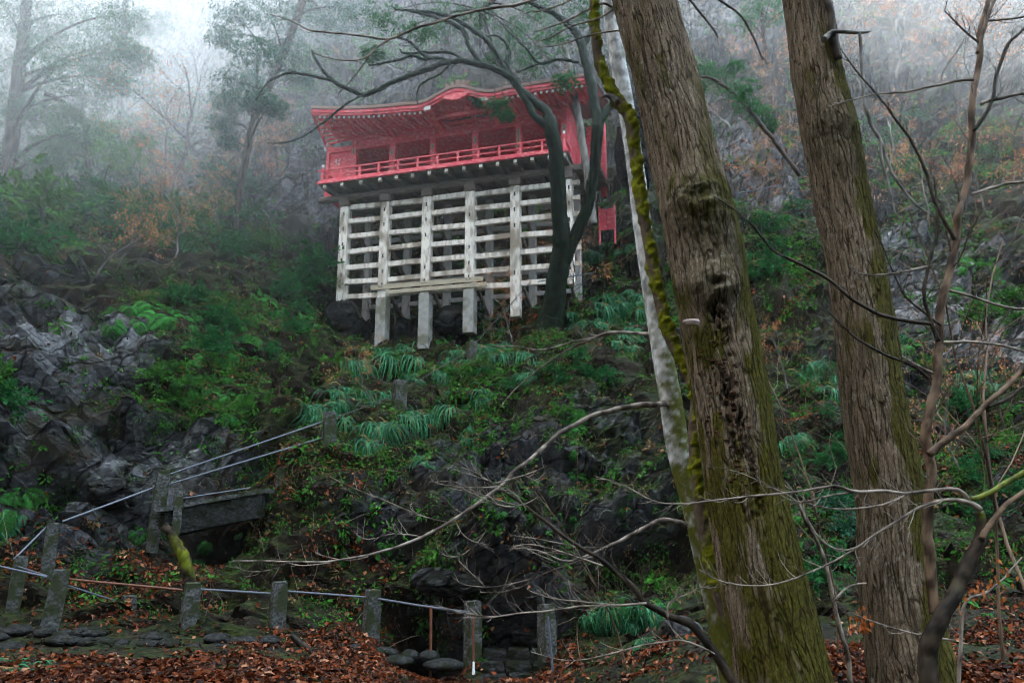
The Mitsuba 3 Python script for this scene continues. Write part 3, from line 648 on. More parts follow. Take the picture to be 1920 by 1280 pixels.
def big_trunk(k, rows, d, kind, label, moss_fn, burls=(), rot=None, sides=200, n=760, amp=.014, seed=1):
    P, R = px_path(rows, d, n)
    V, F, th, L = tube(P, R, sides, cap=False)
    V = V.reshape(n, sides, 3); ctr = P[:, None]; rad = unit(V - ctr)
    arc = th.reshape(n, sides) * R.mean(); LL = L.reshape(n, sides)
    cyl = np.stack([np.cos(th).reshape(n, sides) * R.mean(), np.sin(th).reshape(n, sides) * R.mean(), LL], -1)
    w = nz(cyl, (3, 3, 1.2), 3, seed) - .5
    rid = 1 - np.abs(2 * nz(cyl + w[..., None] * np.array([.12, .12, .3]), (24, 24, 2.6), 3, seed + 1) - 1) * 2.2
    fine = nz(cyl, (70, 70, 26), 2, seed + 2) - .5
    dr_ = amp * .8 * (rid * 1.1 - .5) + amp * .8 * fine + .06 * w
    flat_ = nz(cyl, (40, 40, 3.2), 3, seed + 3)
    flake = sstep(.60, .70, nz(cyl, (55, 55, 20), 3, seed + 33)) * sstep(.42, .6, nz(cyl, (3, 3, 1.5), 2, seed + 34))
    C = mixc((.075, .050, .031), (.38, .285, .20), np.clip(sstep(.2, .8, flat_) * .6 + .5 * nz(cyl, (60, 60, 9), 3, seed + 21) + .5 * (nz(cyl, (3, 3, .8), 3, seed + 4) - .5), 0, 1))
    C = C * (1 - .7 * flake[..., None]) + np.array([.46, .41, .35]) * .7 * flake[..., None]
    if rot is not None:
        rp, rw = rot
        Q, _ = px_path(rp, d, 60); Q = Q - np.array([0, R.mean(), 0]); dd = np.sqrt((((V[:, :, None] - Q[None, None]) ** 2).sum(-1)).min(-1))
        m = sstep(rw, rw * .35, dd) * sstep(-.1, .3, nz(cyl, (5, 5, 1.6), 3, seed + 8) - .33)
        holes = sstep(.47, .6, nz(cyl, (34, 34, 17), 3, seed + 9))
        dr_ += -m * (.02 + .05 * holes)
        C = C * (1 - m[..., None]) + mixc((.17, .115, .08), (.020, .008, .005), holes) * m[..., None]
    mm = moss_fn(V, nz(cyl, (7, 7, 2), 4, seed + 6), rid, P)
    dr_ += .006 * mm * nz(cyl, 60, 2, 3)
    C = C * (1 - mm[..., None]) + mixc((.026, .026, .004), (.15, .135, .013), nz(cyl, (55, 55, 30), 3, seed + 7)) * mm[..., None]
    for px, py, rpx, h, hole in burls:
        c = at(px, py, d); k_ = depth(c) / FPX; c = c - np.array([0, R.mean() * .95, 0])
        q = np.linalg.norm(V - c, axis=-1) / (rpx * k_)
        e = np.where(np.sum((V - ctr) * np.array([0, -1., 0]), -1) > -.05, 1, 0)
        ringn = .7 + .6 * nz(cyl, (9, 9, 9), 3, seed + 12)
        q2 = np.linalg.norm((V - c) * np.array([1.1, 1, 1.25]), axis=-1) / (rpx * k_) + .35 * (nz(cyl, 14, 2, seed + 15) - .5)
        dr_ += e * h * (np.exp(-q ** 2) * ringn - 1.1 * hole * np.exp(-(q2 / .26) ** 2))
        sw = e * np.exp(-(q / 1.15) ** 2)
        C = C * (1 - .5 * sw[..., None]) + np.array([.07, .065, .025]) * .35 * sw[..., None]
        lip = e * np.exp(-((q2 - .42) / .13) ** 2) * hole * sstep(.42, .6, nz(cyl, 7, 2, seed + 13)) * .8
        C = C * (1 - lip[..., None]) + np.array([.42, .37, .27]) * lip[..., None]
        C = C * (1 - e * .92 * hole * np.exp(-(q2 / .24) ** 2))[..., None]
    V = V + rad * dr_[..., None]
    put(k, (V.reshape(-1, 3), F), 'mat_bark', smooth=True, color=C.reshape(-1, 3), uv=bark_uv(th, L, R.mean()))
    if label: labels[k] = {'label': label}
    return P, R
# -- the big leaning trunk, centre right
DT = 7.9
t1 = tag(key('tree'), 'thickest leaning trunk with two burls and rotten brown hollows, right of centre', 'tree')
def moss1(V, nn, rid, P):
    z = V[..., 2]; side = sstep(-.05, .32, V[..., 0] - P[:, None, 0])
    lowz = sstep(3.2, -1.2, z)
    return np.clip(sstep(.50, .66, nn + .32 * side * sstep(5.2, 2.6, z) + .13 * lowz - .10 * rid * .6 + .02) * (.95 - .3 * (z > 3.4)), 0, 1)
P1, R1 = big_trunk(t1 + '__trunk', [(1520, 1560, 250), (1492, 1400, 215), (1468, 1280, 176), (1432, 1100, 156), (1400, 930, 146), (1372, 760, 142), (1345, 600, 138), (1322, 480, 134), (1303, 390, 130), (1272, 250, 122), (1240, 120, 116), (1208, 0, 112), (1170, -150, 106), (1130, -320, 100)],
    DT, 'brown', None, moss1, [(1296, 396, 50, .17, .42), (1326, 552, 42, .15, .42), (1345, 470, 60, .05, 0)], ([(1330, 600), (1340, 700), (1362, 800), (1378, 900), (1390, 960)], .17), seed=3)
br = []
rf = np.random.default_rng(5)
for i in range(110):
    t = rf.random(); px = 1318 + 60 * t + rf.normal() * 17; py = 640 + 300 * t + rf.normal() * 14
    i0 = np.argmin(np.abs(P1[:, 2] - at(px, py, DT)[2])); c = at(px, py, DT)
    off = np.clip(c[0] - P1[i0, 0], -R1[i0] * .9, R1[i0] * .9); c[1] = P1[i0, 1] - math.sqrt(R1[i0] ** 2 - off ** 2) + .01
    nrm = unit(np.array([off, -math.sqrt(R1[i0] ** 2 - off ** 2), 0])); sid = np.cross(nrm, [0, 0, 1])
    r = .008 + .014 * rf.random(); a = np.linspace(-1.4, 1.4, 7)
    top = c + nrm * (np.cos(a) * r * 1.2)[:, None] + sid * (np.sin(a) * r * 1.3)[:, None] + np.array([0, 0, .004])
    V = np.vstack([c - nrm * .02, top, c - nrm * .02 - [0, 0, r * .7], top * .85 + c * .15 - [0, 0, r * .55]])
    F = [[0, j, j + 1] for j in range(1, 7)] + [[8, 8 + j + 1, 8 + j] for j in range(1, 7)] + [[j, 8 + j, j + 1] for j in range(1, 7)] + [[j + 1, 8 + j, 9 + j] for j in range(1, 7)]
    br.append((V, F, np.broadcast_to(mixc((.035, .012, .007), (.11, .045, .025), rf.random()), (16, 3))))
partc(t1, 'bracket_fungi', merge(br), 'mat_wood', 'dark red-brown shelves of fungus along the rotten strip', kind='stuff')
c = at(1297, 603, DT - .42)
V = np.array([[math.cos(a) * .085 * s + .0, -abs(math.sin(a)) * .075 * s + .03, z] for s, z in ((.85, -.028), (1.05, 0), (.9, .02), (.35, .032)) for a in np.linspace(0, np.pi, 15)])
V += (nz(V + c, 30, 2) - .5)[:, None] * .014
F = [f for r in range(3) for j in range(14) for f in ([r * 15 + j, r * 15 + j + 1, r * 15 + 16 + j], [r * 15 + j, r * 15 + 16 + j, r * 15 + 15 + j])] + [[45, 45 + j, 46 + j] for j in range(1, 14)] + [[0, j + 1, j] for j in range(1, 14)]
partc(t1, 'shelf_fungus', (V + c, F, mixc((.16, .10, .08), (.50, .42, .38), nz(V + c, (20, 20, 60), 2))), 'mat_wood', 'greyish pink shelf fungus under the lower burl', smooth=False)
# -- the right-hand trunk
D2 = 8.6
t2 = tag(key('tree'), 'straight brown trunk with a moss stripe down its right edge and a broken stub', 'tree')
def moss2(V, nn, rid, P):
    side = sstep(-.04, .17, V[..., 0] - P[:, None, 0]); z = V[..., 2]
    return np.clip(sstep(.42, .6, nn + .46 * side * sstep(6.2, 4.6, z) - .09 - .1 * rid) * .9, 0, 1)
P2, R2 = big_trunk(t2 + '__trunk', [(1800, 1560, 205), (1745, 1400, 180), (1712, 1280, 158), (1680, 1080, 130), (1662, 900, 118), (1640, 760, 112), (1618, 600, 106), (1592, 440, 101), (1562, 290, 98), (1552, 235, 99), (1532, 130, 90), (1512, 0, 84), (1490, -150, 80), (1465, -330, 74)],
    D2, 'brown', None, moss2, [(1548, 245, 34, .05, 0), (1560, 300, 60, .035, 0)], seed=23, sides=170, n=680, amp=.012)
P, R = px_path([(1545, 75, 20), (1565, 62, 13), (1592, 60, 10), (1618, 60, 9), (1634, 58, 3)], D2 - .38, 24)
partc(t2, 'broken_stub', limb(P, R * .75, 'grey', 9, 0, .45, 3), 'mat_wood', 'snapped dark stub')
P, R = px_path([(1572, 110, 22), (1562, 60, 20), (1556, 20, 19), (1540, -30, 22), (1532, -60, 20)], D2 - .33, 30)
partc(t2, 'limb', limb(P, R * .7, 'dark', 9, .1, .4, 4), 'mat_wood')
# -- the pale slender tree
D3 = 8.8
t3 = tag(key('tree'), 'slender pale grey trunk beside the thick leaning trunk, mossy towards its foot', 'tree')
P3, R3 = px_path([(1400, 1440, 56), (1374, 1280, 50), (1342, 1120, 48), (1300, 940, 47), (1272, 840, 45), (1256, 740, 42), (1238, 640, 38), (1222, 540, 36), (1208, 450, 34), (1196, 350, 33), (1182, 250, 31), (1165, 150, 30), (1150, 60, 28), (1138, -40, 27), (1120, -260, 24), (1095, -500, 18)], D3, 420)
V, F, th, L = tube(P3, R3, 48, cap=False)
rings = sstep(.60, .68, nz(np.stack([th, th * 0, L], -1), (1.2, 1, 9), 2, 5))
C = mixc(*BRK['pale'], sstep(.25, .7, nz(V, (22, 22, 10), 4, 2))) * (1 - .45 * rings[:, None])
mo = np.clip(sstep(.38, .68, .6 * nz(V, 5, 4, 8) + .4 * nz(V, 19, 3, 18) + .26 * sstep(2.2, -.5, V[:, 2]) - .12 * sstep(2, 4, V[:, 2]) + .12 * (V[:, 0] - P3[(np.arange(len(V)) // 48), 0]) / .15), 0, 1)
C = C * (1 - mo[:, None]) + mixc((.03, .035, .006), (.15, .15, .022), nz(V, 45, 3, 4)) * mo[:, None]
C = mixc(C, C * .95, sstep(2.6, .2, V[:, 2]) * sstep(.4, .7, nz(V, 3, 3, 44)))
V = V + unit(V - P3[np.arange(len(V)) // 48]) * ((nz(V, (14, 14, 6), 3, 6) - .5) * .012)[:, None]
putc(t3 + '__trunk', (V, F, C), 'mat_wood')
rl = np.random.default_rng(17)
BW = 1.0
def branch(t, rows, d, kind='wet', n=60, tw=12, ln=.55, moss=0, sides=7, up=.5, r0=.004, sub=2, lo=.15, name='branch', seed=0, spread=1.0):
    P, R = px_path(rows, d, n); R = R * BW
    k = partc(t, name, limb(P, R, kind, sides, moss, .12, seed), 'mat_wood')
    if tw: partc(k, 'twigs', merge(twigs(P, R, tw, rl, ln, kind, up, r0, sub, spread, lo)), 'mat_wood', kind='stuff')
    return P, R
BW = .72
branch(t3, [(1250, 756, 17, 8.7), (1215, 756, 16, 8.5), (1160, 766, 15, 8.3), (1100, 785, 13, 8.1), (1040, 825, 12, 7.9), (980, 872, 11, 7.7), (930, 920, 10, 7.6), (850, 975, 9, 7.5), (780, 1012, 8, 7.4), (690, 1040, 6, 7.3), (600, 1052, 5, 7.3), (520, 1052, 4, 7.3), (435, 1052, 2, 7.3)], 8, n=110, tw=0)
for rows in ([(839, 979, 4), (775, 962, 3.5), (721, 939, 3), (661, 914, 2.5), (620, 894, 1.6)], [(800, 970, 3), (770, 955, 2.6), (771, 945, 1.5)], [(790, 1006, 3), (740, 1000, 3), (690, 1010, 2.6), (663, 996, 1.6)], [(760, 1004, 2.6), (727, 985, 1.6)],
             [(690, 1043, 3), (640, 1050, 3), (600, 1040, 2.4), (590, 1032, 1.6)], [(620, 1054, 3), (560, 1058, 3), (510, 1048, 2), (540, 1050, 2)], [(540, 1055, 3), (480, 1072, 2.6), (440, 1060, 1.6)], [(930, 905, 4), (985, 890, 3), (1025, 873, 2)], [(985, 892, 3), (1010, 905, 2)],
             [(933, 912, 3.6), (880, 913, 3), (840, 910, 2.6), (808, 902, 1.8)], [(915, 900, 3), (890, 886, 2.4), (865, 875, 1.8)], [(856, 980, 3), (870, 1002, 2.6), (890, 1015, 2.4), (925, 1030, 1.6)], [(890, 1015, 2.4), (910, 1020, 1.5)], [(880, 1030, 2.4), (850, 1044, 2.4), (825, 1033, 1.6)],
             [(1010, 930, 3), (960, 945, 3), (900, 925, 3), (860, 905, 2), (810, 905, 1.6)]):
    branch(t3, rows, 7.5, n=24, tw=8, ln=.2, sides=5, r0=.0025, sub=0, name='twig')
P, R = branch(t3, [(1286, 985, 15, 8.7), (1262, 974, 13, 8.6), (1235, 976, 12, 8.5), (1200, 992, 11, 8.4), (1150, 1018, 9, 8.2), (1120, 1035, 8, 8.1), (1070, 1052, 6, 8), (1000, 1030, 4, 7.9), (950, 1028, 2, 7.9)], 8, tw=7, ln=.5)
for rows in ([(1140, 1025, 4), (1080, 1025, 3), (1010, 1010, 3), (952, 1001, 1.6)], [(1120, 1040, 4), (1060, 1060, 4), (1000, 1082, 3.4), (940, 1097, 3), (880, 1098, 2.6), (848, 1080, 1.6)], [(1010, 1080, 3), (960, 1105, 3), (900, 1110, 3)], [(905, 1095, 3), (880, 1070, 2.6), (860, 1050, 1.6)], [(1060, 1060, 3), (1010, 1040, 2), (975, 1022, 1.5)]):
    branch(t3, rows, 8, n=24, tw=9, ln=.22, sides=5, r0=.0025, sub=0, name='twig')
branch(t3, [(1222, 628, 9, 9), (1180, 622, 8), (1120, 632, 7), (1060, 660, 5), (1000, 700, 4), (940, 760, 2)], 9.3, tw=6, ln=.35)
branch(t3, [(1120, 632, 6), (1080, 640, 5), (1020, 655, 4), (960, 650, 3), (900, 652, 1.6)], 9.3, tw=4, ln=.3)
branch(t3, [(1160, 20, 8), (1120, 10, 6), (1060, 40, 5), (1000, 60, 3)], 8.7, tw=3, ln=.3)
BW = 1.0
# -- the mossy climbing stem
t4 = tag(key('tree'), 'thin crooked stem wrapped in thick yellow-green moss, crossing the pale trunk', 'tree')
P4, R4 = px_path([(1112, -120, 15), (1113, 0, 15), (1116, 60, 16), (1128, 130, 17), (1156, 185, 20), (1182, 228, 22), (1192, 300, 20), (1203, 380, 19), (1218, 470, 20), (1236, 560, 21), (1256, 630, 23), (1286, 690, 22), (1302, 750, 16), (1300, 810, 19), (1304, 880, 20), (1312, 960, 20), (1328, 1040, 22), (1352, 1130, 24), (1384, 1190, 24), (1430, 1250, 26), (1480, 1300, 30), (1540, 1390, 34)], 8.35, 460)
V, F, th, L = tube(P4, R4, 26)
c0 = np.vstack([np.repeat(P4, 26, 0), P4[:1], P4[-1:]])
clump = nz(V, 15, 3, 4)
mo = sstep(.42, .54, nz(V, 4.5, 3, 5) + .12 * unit(V - c0)[:, 0] + .05)
V = V + unit(V - c0) * (mo * (.03 * sstep(.35, .75, clump) + .012 * nz(V, 50, 2)))[:, None]
C = mixc((.05, .035, .022), (.16, .12, .085), nz(V, (30, 30, 12), 3)) * (1 - mo[:, None]) + mixc((.04, .046, .003), (.27, .28, .014), sstep(.2, .8, .5 * clump + .5 * nz(V, 60, 2, 7))) * mo[:, None]
putc(t4 + '__stem', (V, F, C), 'mat_moss_stem')
branch(t4, [(1158, 192, 14), (1142, 178, 10), (1126, 183, 4)], 8.3, 'grey', n=16, tw=0, name='snag')
# -- the dark sapling leaning across the bottom
t5 = tag(key('sapling'), 'dark bare sapling leaning left across the bottom, in front of the pale trunk', 'sapling')
BW = .8
branch(t5, [(1560, 1500, 32), (1460, 1390, 28), (1378, 1282, 24), (1340, 1225, 22), (1300, 1175, 20), (1250, 1150, 17), (1210, 1125, 15), (1180, 1090, 13), (1130, 1055, 11), (1080, 1022, 9), (1030, 985, 8), (985, 950, 6), (935, 915, 5), (880, 880, 4), (820, 835, 2.5)], 7.6, 'dark', n=130, tw=0, name='trunk', sides=9)
for rows, kd in (([(1212, 1130, 7), (1150, 1134, 6), (1080, 1136, 5), (1000, 1146, 4), (930, 1156, 4), (865, 1157, 2)], 'wet'), ([(930, 1156, 3), (880, 1150, 3), (815, 1132, 1.8)], 'wet'), ([(1180, 1135, 4), (1100, 1128, 4), (1030, 1118, 3), (995, 1107, 2)], 'wet'), ([(965, 950, 4), (925, 942, 4), (890, 925, 3), (840, 908, 2)], 'wet'),
                 ([(1253, 1156, 5), (1256, 1130, 4), (1280, 1117, 3), (1335, 1097, 2)], 'wet'), ([(1205, 1120, 4), (1202, 1080, 4), (1212, 1061, 2)], 'dark'), ([(1180, 1092, 4), (1150, 1060, 3), (1105, 1010, 2)], 'dark'), ([(1340, 1225, 4), (1260, 1200, 4), (1180, 1215, 4), (1090, 1236, 2), (995, 1220, 2)], 'wet'),
                 ([(1130, 1060, 4), (1070, 1040, 4), (1010, 1023, 3), (960, 1024, 2)], 'wet'), ([(985, 952, 3), (950, 915, 2), (913, 900, 2), (850, 880, 1.5)], 'wet')):
    branch(t5, rows, 7.4, kd, n=36, tw=16, ln=.26, sides=5, r0=.0026, sub=1, name='branch')
BW = .82
# -- the many-branched sapling on the right
t6 = tag(key('sapling'), 'tall many-stemmed sapling with arching bare branches at the right edge', 'sapling')
branch(t6, [(1760, 1480, 46), (1740, 1300, 40), (1738, 1210, 40), (1765, 1150, 36), (1800, 1090, 32), (1830, 1035, 30), (1843, 985, 24), (1838, 955, 20)], 6.9, 'dark', n=60, tw=0, name='trunk', sides=14, moss=.12)
branch(t6, [(1752, 1150, 22), (1745, 1080, 24), (1742, 980, 24), (1742, 890, 22), (1740, 850, 24), (1742, 780, 22), (1752, 700, 20), (1764, 610, 19), (1778, 520, 18), (1795, 430, 17), (1808, 360, 16), (1820, 270, 15), (1826, 170, 14), (1838, 80, 12), (1852, -10, 10), (1870, -120, 7)], 6.95, 'brown', n=150, tw=22, ln=.8, name='trunk', sides=14, r0=.006, moss=.06)
for rows, kd, tw, ln in (
    ([(1742, 852, 18), (1770, 828, 16), (1805, 800, 14), (1850, 760, 13), (1890, 720, 12), (1925, 685, 11), (2000, 640, 8)], 'brown', 3, .5), ([(1850, 762, 9), (1890, 748, 8), (1930, 715, 8), (2000, 680, 5)], 'dark', 2, .4),
    ([(1840, 1010, 16), (1870, 970, 13), (1920, 925, 12), (2000, 880, 8)], 'brown', 3, .5), ([(1838, 955, 16), (1815, 940, 12), (1780, 935, 9), (1740, 945, 8), (1700, 965, 7), (1640, 1005, 6), (1570, 1050, 5), (1480, 1088, 4), (1380, 1095, 3), (1310, 1068, 1.6)], 'wet', 12, .4),
    ([(1818, 935, 12), (1860, 920, 13), (1910, 890, 12), (1980, 850, 9)], 'mossy', 2, .4), ([(1818, 938, 11), (1790, 916, 10), (1750, 918, 9), (1700, 926, 9), (1650, 920, 8), (1600, 922, 8), (1560, 912, 7), (1500, 922, 5), (1420, 930, 5), (1370, 935, 4), (1290, 943, 3.6), (1230, 940, 3), (1170, 910, 2.5), (1118, 895, 1.6)], 'wet', 16, .35),
    ([(1600, 922, 5), (1550, 930, 4), (1500, 942, 4), (1470, 925, 3), (1395, 890, 2), (1323, 874, 1.6)], 'wet', 3, .25), ([(1640, 1008, 4), (1570, 1030, 4), (1530, 1000, 3), (1500, 940, 3)], 'wet', 2, .2), ([(1690, 930, 4), (1640, 950, 4), (1560, 952, 3), (1500, 940, 2)], 'wet', 3, .2),
    ([(1760, 640, 13), (1748, 610, 9), (1735, 560, 8), (1740, 500, 7), (1755, 440, 7), (1758, 400, 6), (1750, 330, 4)], 'dark', 5, .3), ([(1745, 606, 10), (1700, 602, 9), (1650, 590, 9), (1600, 560, 8), (1540, 515, 8), (1500, 495, 7), (1460, 475, 6), (1400, 410, 4), (1340, 370, 2.4)], 'dark', 8, .3),
    ([(1742, 710, 8), (1700, 680, 7), (1650, 660, 6), (1600, 630, 5), (1560, 590, 4), (1535, 560, 2.4)], 'dark', 6, .3), ([(1790, 450, 10), (1770, 410, 8), (1750, 370, 7), (1735, 320, 7), (1700, 250, 6), (1660, 200, 5), (1610, 140, 4), (1575, 90, 2)], 'dark', 8, .35),
    ([(1826, 245, 9), (1840, 225, 9), (1860, 190, 8), (1868, 140, 8), (1885, 90, 7), (1910, 60, 6), (1960, 10, 4)], 'dark', 5, .35), ([(1826, 150, 8), (1800, 150, 7), (1760, 158, 6), (1700, 173, 5), (1640, 178, 4), (1550, 200, 2)], 'wet', 7, .3), ([(1838, 195, 8), (1870, 188, 8), (1905, 180, 8), (1980, 170, 5)], 'wet', 3, .3),
    ([(1822, 365, 8), (1850, 355, 7), (1890, 346, 7), (1960, 340, 5)], 'wet', 2, .3), ([(1832, 100, 9), (1848, 50, 9), (1860, 10, 8), (1880, -40, 6)], 'brown', 4, .4), ([(1835, 80, 5), (1800, 50, 4), (1770, 20, 3)], 'dark', 3, .3), ([(1850, 40, 6), (1890, 35, 5), (1940, 28, 4)], 'wet', 2, .3),
    ([(1770, 642, 8), (1800, 640, 7), (1850, 642, 6), (1900, 652, 5), (1960, 670, 3)], 'wet', 4, .25), ([(1780, 545, 7), (1830, 560, 6), (1880, 575, 6), (1940, 580, 4)], 'wet', 3, .25), ([(1738, 500, 6), (1690, 510, 5), (1640, 516, 4), (1600, 508, 2)], 'wet', 4, .25), ([(1750, 700, 6), (1710, 680, 5), (1690, 665, 3)], 'wet', 3, .25),
    ([(1765, 610, 5), (1730, 585, 5), (1700, 560, 4), (1660, 470, 3), (1640, 430, 2)], 'dark', 4, .25)):
    branch(t6, rows, 6.85, kd, n=40, tw=int(tw * 3), ln=ln * .9, sides=6, r0=.0035, sub=2)
BW = .7
# -- dead pale twigs hanging from the broken stub
t7 = tag(key('dead_branch'), 'bleached dead branch hanging from the broken stub of the straight trunk', 'branch')
branch(t7, [(1612, 62, 8), (1617, 130, 9), (1618, 170, 8), (1632, 225, 10), (1652, 262, 9), (1670, 310, 8), (1690, 350, 7), (1720, 385, 6), (1745, 400, 3)], 8.2, 'grey', n=50, tw=6, ln=.25, name='stem', r0=.003, up=-.3)
branch(t7, [(1650, 262, 8), (1658, 310, 7), (1668, 350, 6), (1676, 390, 4), (1690, 420, 3)], 8.2, 'grey', n=30, tw=4, ln=.2, name='stem', r0=.003, up=-.3)
BW = .9
# -- saplings near the foot of the right-hand trunk
t8 = tag(key('sapling'), 'thin crooked sapling between the two thick trunks near their feet', 'sapling')
branch(t8, [(1600, 1320, 12), (1590, 1240, 11), (1570, 1160, 10), (1563, 1120, 9), (1548, 1060, 9), (1530, 1010, 8), (1512, 975, 7), (1495, 935, 5), (1470, 900, 3)], 8.0, 'wet', n=60, tw=8, ln=.35, name='trunk')
branch(t8, [(1565, 1125, 6), (1590, 1100, 5), (1625, 1092, 3)], 8.0, 'wet', n=20, tw=2, ln=.2)
t9 = tag(key('sapling'), 'yellowish twiggy sapling holding orange dead leaves at the right bottom', 'sapling')
branch(t9, [(1800, 1340, 8), (1801, 1200, 8), (1806, 1150, 7), (1818, 1122, 6), (1850, 1110, 5), (1880, 1085, 4), (1915, 1045, 3)], 7.6, 'wet', n=40, tw=6, ln=.3, name='trunk')
branch(t9, [(1790, 1200, 5), (1700, 1185, 4), (1640, 1165, 4), (1600, 1150, 2)], 7.6, 'wet', n=30, tw=4, ln=.25)
C_ = np.vstack([at(np.array([1855, 1868, 1840, 1800, 1835, 1880, 1815, 1790, 1900, 1870])[:, None] + rl.normal(size=(10, 6)) * 12, np.array([1085, 1070, 1100, 1112, 1112, 1105, 1125, 1118, 1050, 1060])[:, None] + rl.normal(size=(10, 6)) * 12, 7.6 + rl.normal(size=(10, 6)) * .08).reshape(-1, 3),
                 at(1610 + rl.normal(size=40) * 14, 1165 + rl.normal(size=40) * 12, 7.6)])
partc(t9, 'dead_leaves', leaves(C_, rdir(rl, len(C_)) * [.5, .5, .4] + [0, 0, -.8], rdir(rl, len(C_)), .055, .032, mixc((.28, .06, .015), (.5, .18, .06), rl.random(len(C_)))), 'mat_leaf', smooth=False)
# -- the forked mossy tree in front of the temple
DF = 26.5
t10 = tag(key('tree'), 'dark mossy tree forking in front of the temple, its limbs arching over the roof', 'tree')
BW = .74
def bough(rows, tw, ln, kind='teal', sides=10, n=60, nm='branch', d=DF):
    rows = [(r[0], r[1], r[2], r[3] if len(r) > 3 else 27.0 + 2.9 * min(max((r[1] - 240) / 330, 0), 1)) for r in rows]
    return branch(t10, rows, d, kind, n=n, tw=tw, ln=ln, name=nm, sides=sides, r0=.014, sub=3, up=.25, moss=.05)
bough([(1018, 660, 90, 30.6), (1032, 600, 66, 30.2), (1040, 560, 54), (1048, 500, 52), (1054, 465, 50), (1050, 410, 42), (1046, 350, 38), (1043, 290, 38), (1034, 245, 36), (1028, 222, 36)], 0, 1, sides=20, nm='trunk', n=80)
bough([(1056, 490, 40), (1075, 450, 34), (1095, 405, 30), (1108, 360, 28), (1116, 300, 28), (1120, 245, 30), (1120, 225, 26), (1113, 180, 26), (1102, 130, 24), (1090, 85, 22), (1068, 48, 17), (1035, 25, 14), (1000, 8, 12), (960, -25, 10)], 8, 1.6, sides=16, n=90, nm='trunk')
bough([(1122, 240, 24), (1135, 210, 20), (1150, 190, 16), (1165, 150, 12), (1180, 90, 8), (1185, 20, 6)], 5, 1.2)
bough([(1092, 90, 14), (1110, 50, 12), (1120, 0, 10), (1135, -60, 8)], 5, 1.5)
bough([(1028, 235, 26), (1000, 212, 20), (982, 180, 19), (966, 155, 19), (932, 132, 18), (905, 122, 17), (865, 115, 15), (835, 118, 14), (800, 130, 14), (760, 145, 13), (725, 160, 13), (690, 176, 13), (660, 170, 12), (625, 152, 11), (600, 125, 9), (585, 95, 6)], 16, 1.7, n=120)
bough([(625, 152, 8), (585, 143, 8), (550, 137, 7), (510, 150, 5), (480, 190, 3)], 8, 1.4)
bough([(1030, 225, 28), (1020, 205, 24), (1000, 190, 22), (975, 168, 20), (952, 140, 16), (930, 100, 13), (905, 70, 12), (870, 45, 11), (840, 30, 10), (790, 22, 8), (740, 18, 5)], 14, 1.7, n=100)
bough([(970, 160, 15), (950, 120, 13), (955, 95, 9), (940, 72, 7), (910, 70, 4)], 7, 1.3)
bough([(905, 122, 12), (880, 88, 11), (870, 62, 11), (840, 40, 10), (805, 30, 8), (765, 20, 6)], 8, 1.5)
bough([(850, 117, 11), (820, 110, 10), (800, 112, 9), (770, 105, 8), (735, 115, 7), (690, 122, 5)], 8, 1.4)
bough([(805, 112, 8), (790, 100, 7), (770, 80, 7), (745, 72, 6)], 5, 1.2)
bough([(870, 118, 8), (840, 98, 8), (800, 98, 7), (760, 100, 6), (750, 92, 4)], 6, 1.2)
bough([(1085, 118, 8), (1045, 112, 8), (1010, 118, 7), (990, 95, 6), (960, 65, 5), (935, 40, 4)], 8, 1.4)
bough([(1045, 112, 6), (1010, 120, 6), (970, 135, 5)], 4, 1.)
bough([(690, 176, 5, 26), (650, 195, 5, 26), (600, 235, 5, 26), (555, 262, 4, 26), (500, 268, 3, 26)], 6, 1.1)
bough([(845, 118, 6), (825, 140, 5), (795, 155, 5), (782, 175, 4), (784, 195, 3)], 4, .8)
BW = .8
# the light thin branches crossing above it, much nearer
t11 = tag(key('branch'), 'pale bare branch arching above the temple roof from the upper right', 'branch')
branch(t11, [(1330, -160, 12), (1100, -70, 9), (1000, 0, 8), (930, 15, 7), (880, 25, 6.5), (840, 33, 6), (790, 50, 6), (735, 72, 5.5), (690, 70, 5), (640, 63, 4.5), (585, 58, 4), (545, 38, 3), (510, 28, 2)], 7.2, 'wet', n=80, tw=9, ln=.35, r0=.003)
branch(t11, [(735, 72, 4.5), (705, 90, 4), (685, 108, 4), (650, 114, 3), (610, 108, 3), (585, 98, 1.6)], 7.2, 'wet', n=40, tw=5, ln=.2, r0=.0025)
branch(t11, [(700, 92, 3), (675, 130, 3), (650, 160, 2.6), (635, 175, 2.2)], 7.2, 'dark', n=30, tw=4, ln=.2, r0=.0025)
t12 = tag(key('branch'), 'pale twigs reaching left from the pale trunk near the top of the photo', 'branch')
branch(t12, [(1165, 5, 5), (1120, 35, 4), (1070, 50, 4), (1030, 72, 3), (985, 82, 1.8)], 8.2, 'wet', n=40, tw=5, ln=.25, r0=.003)
branch(t12, [(1180, 58, 4), (1120, 62, 4), (1060, 82, 3), (1020, 88, 2), (1000, 80, 1.5)], 8.2, 'wet', n=30, tw=4, ln=.2, r0=.003)
branch(t12, [(1130, -60, 5), (1060, 5, 4), (1010, 20, 4), (985, 25, 2), (960, 50, 2)], 8.2, 'wet', n=30, tw=4, ln=.25, r0=.003)
t13 = tag(key('branch'), 'dark drooping twig crossing the cliff between the two thick trunks', 'branch')
branch(t13, [(1270, -20, 6), (1310, 20, 5), (1340, 60, 5), (1345, 70, 4)], 8.3, 'dark', n=24, tw=3, ln=.3, r0=.003)
branch(t13, [(1330, -10, 6), (1380, 25, 5), (1410, 65, 5), (1425, 100, 4), (1435, 115, 2)], 8.3, 'dark', n=24, tw=5, ln=.3, r0=.003)
BW = 1.0
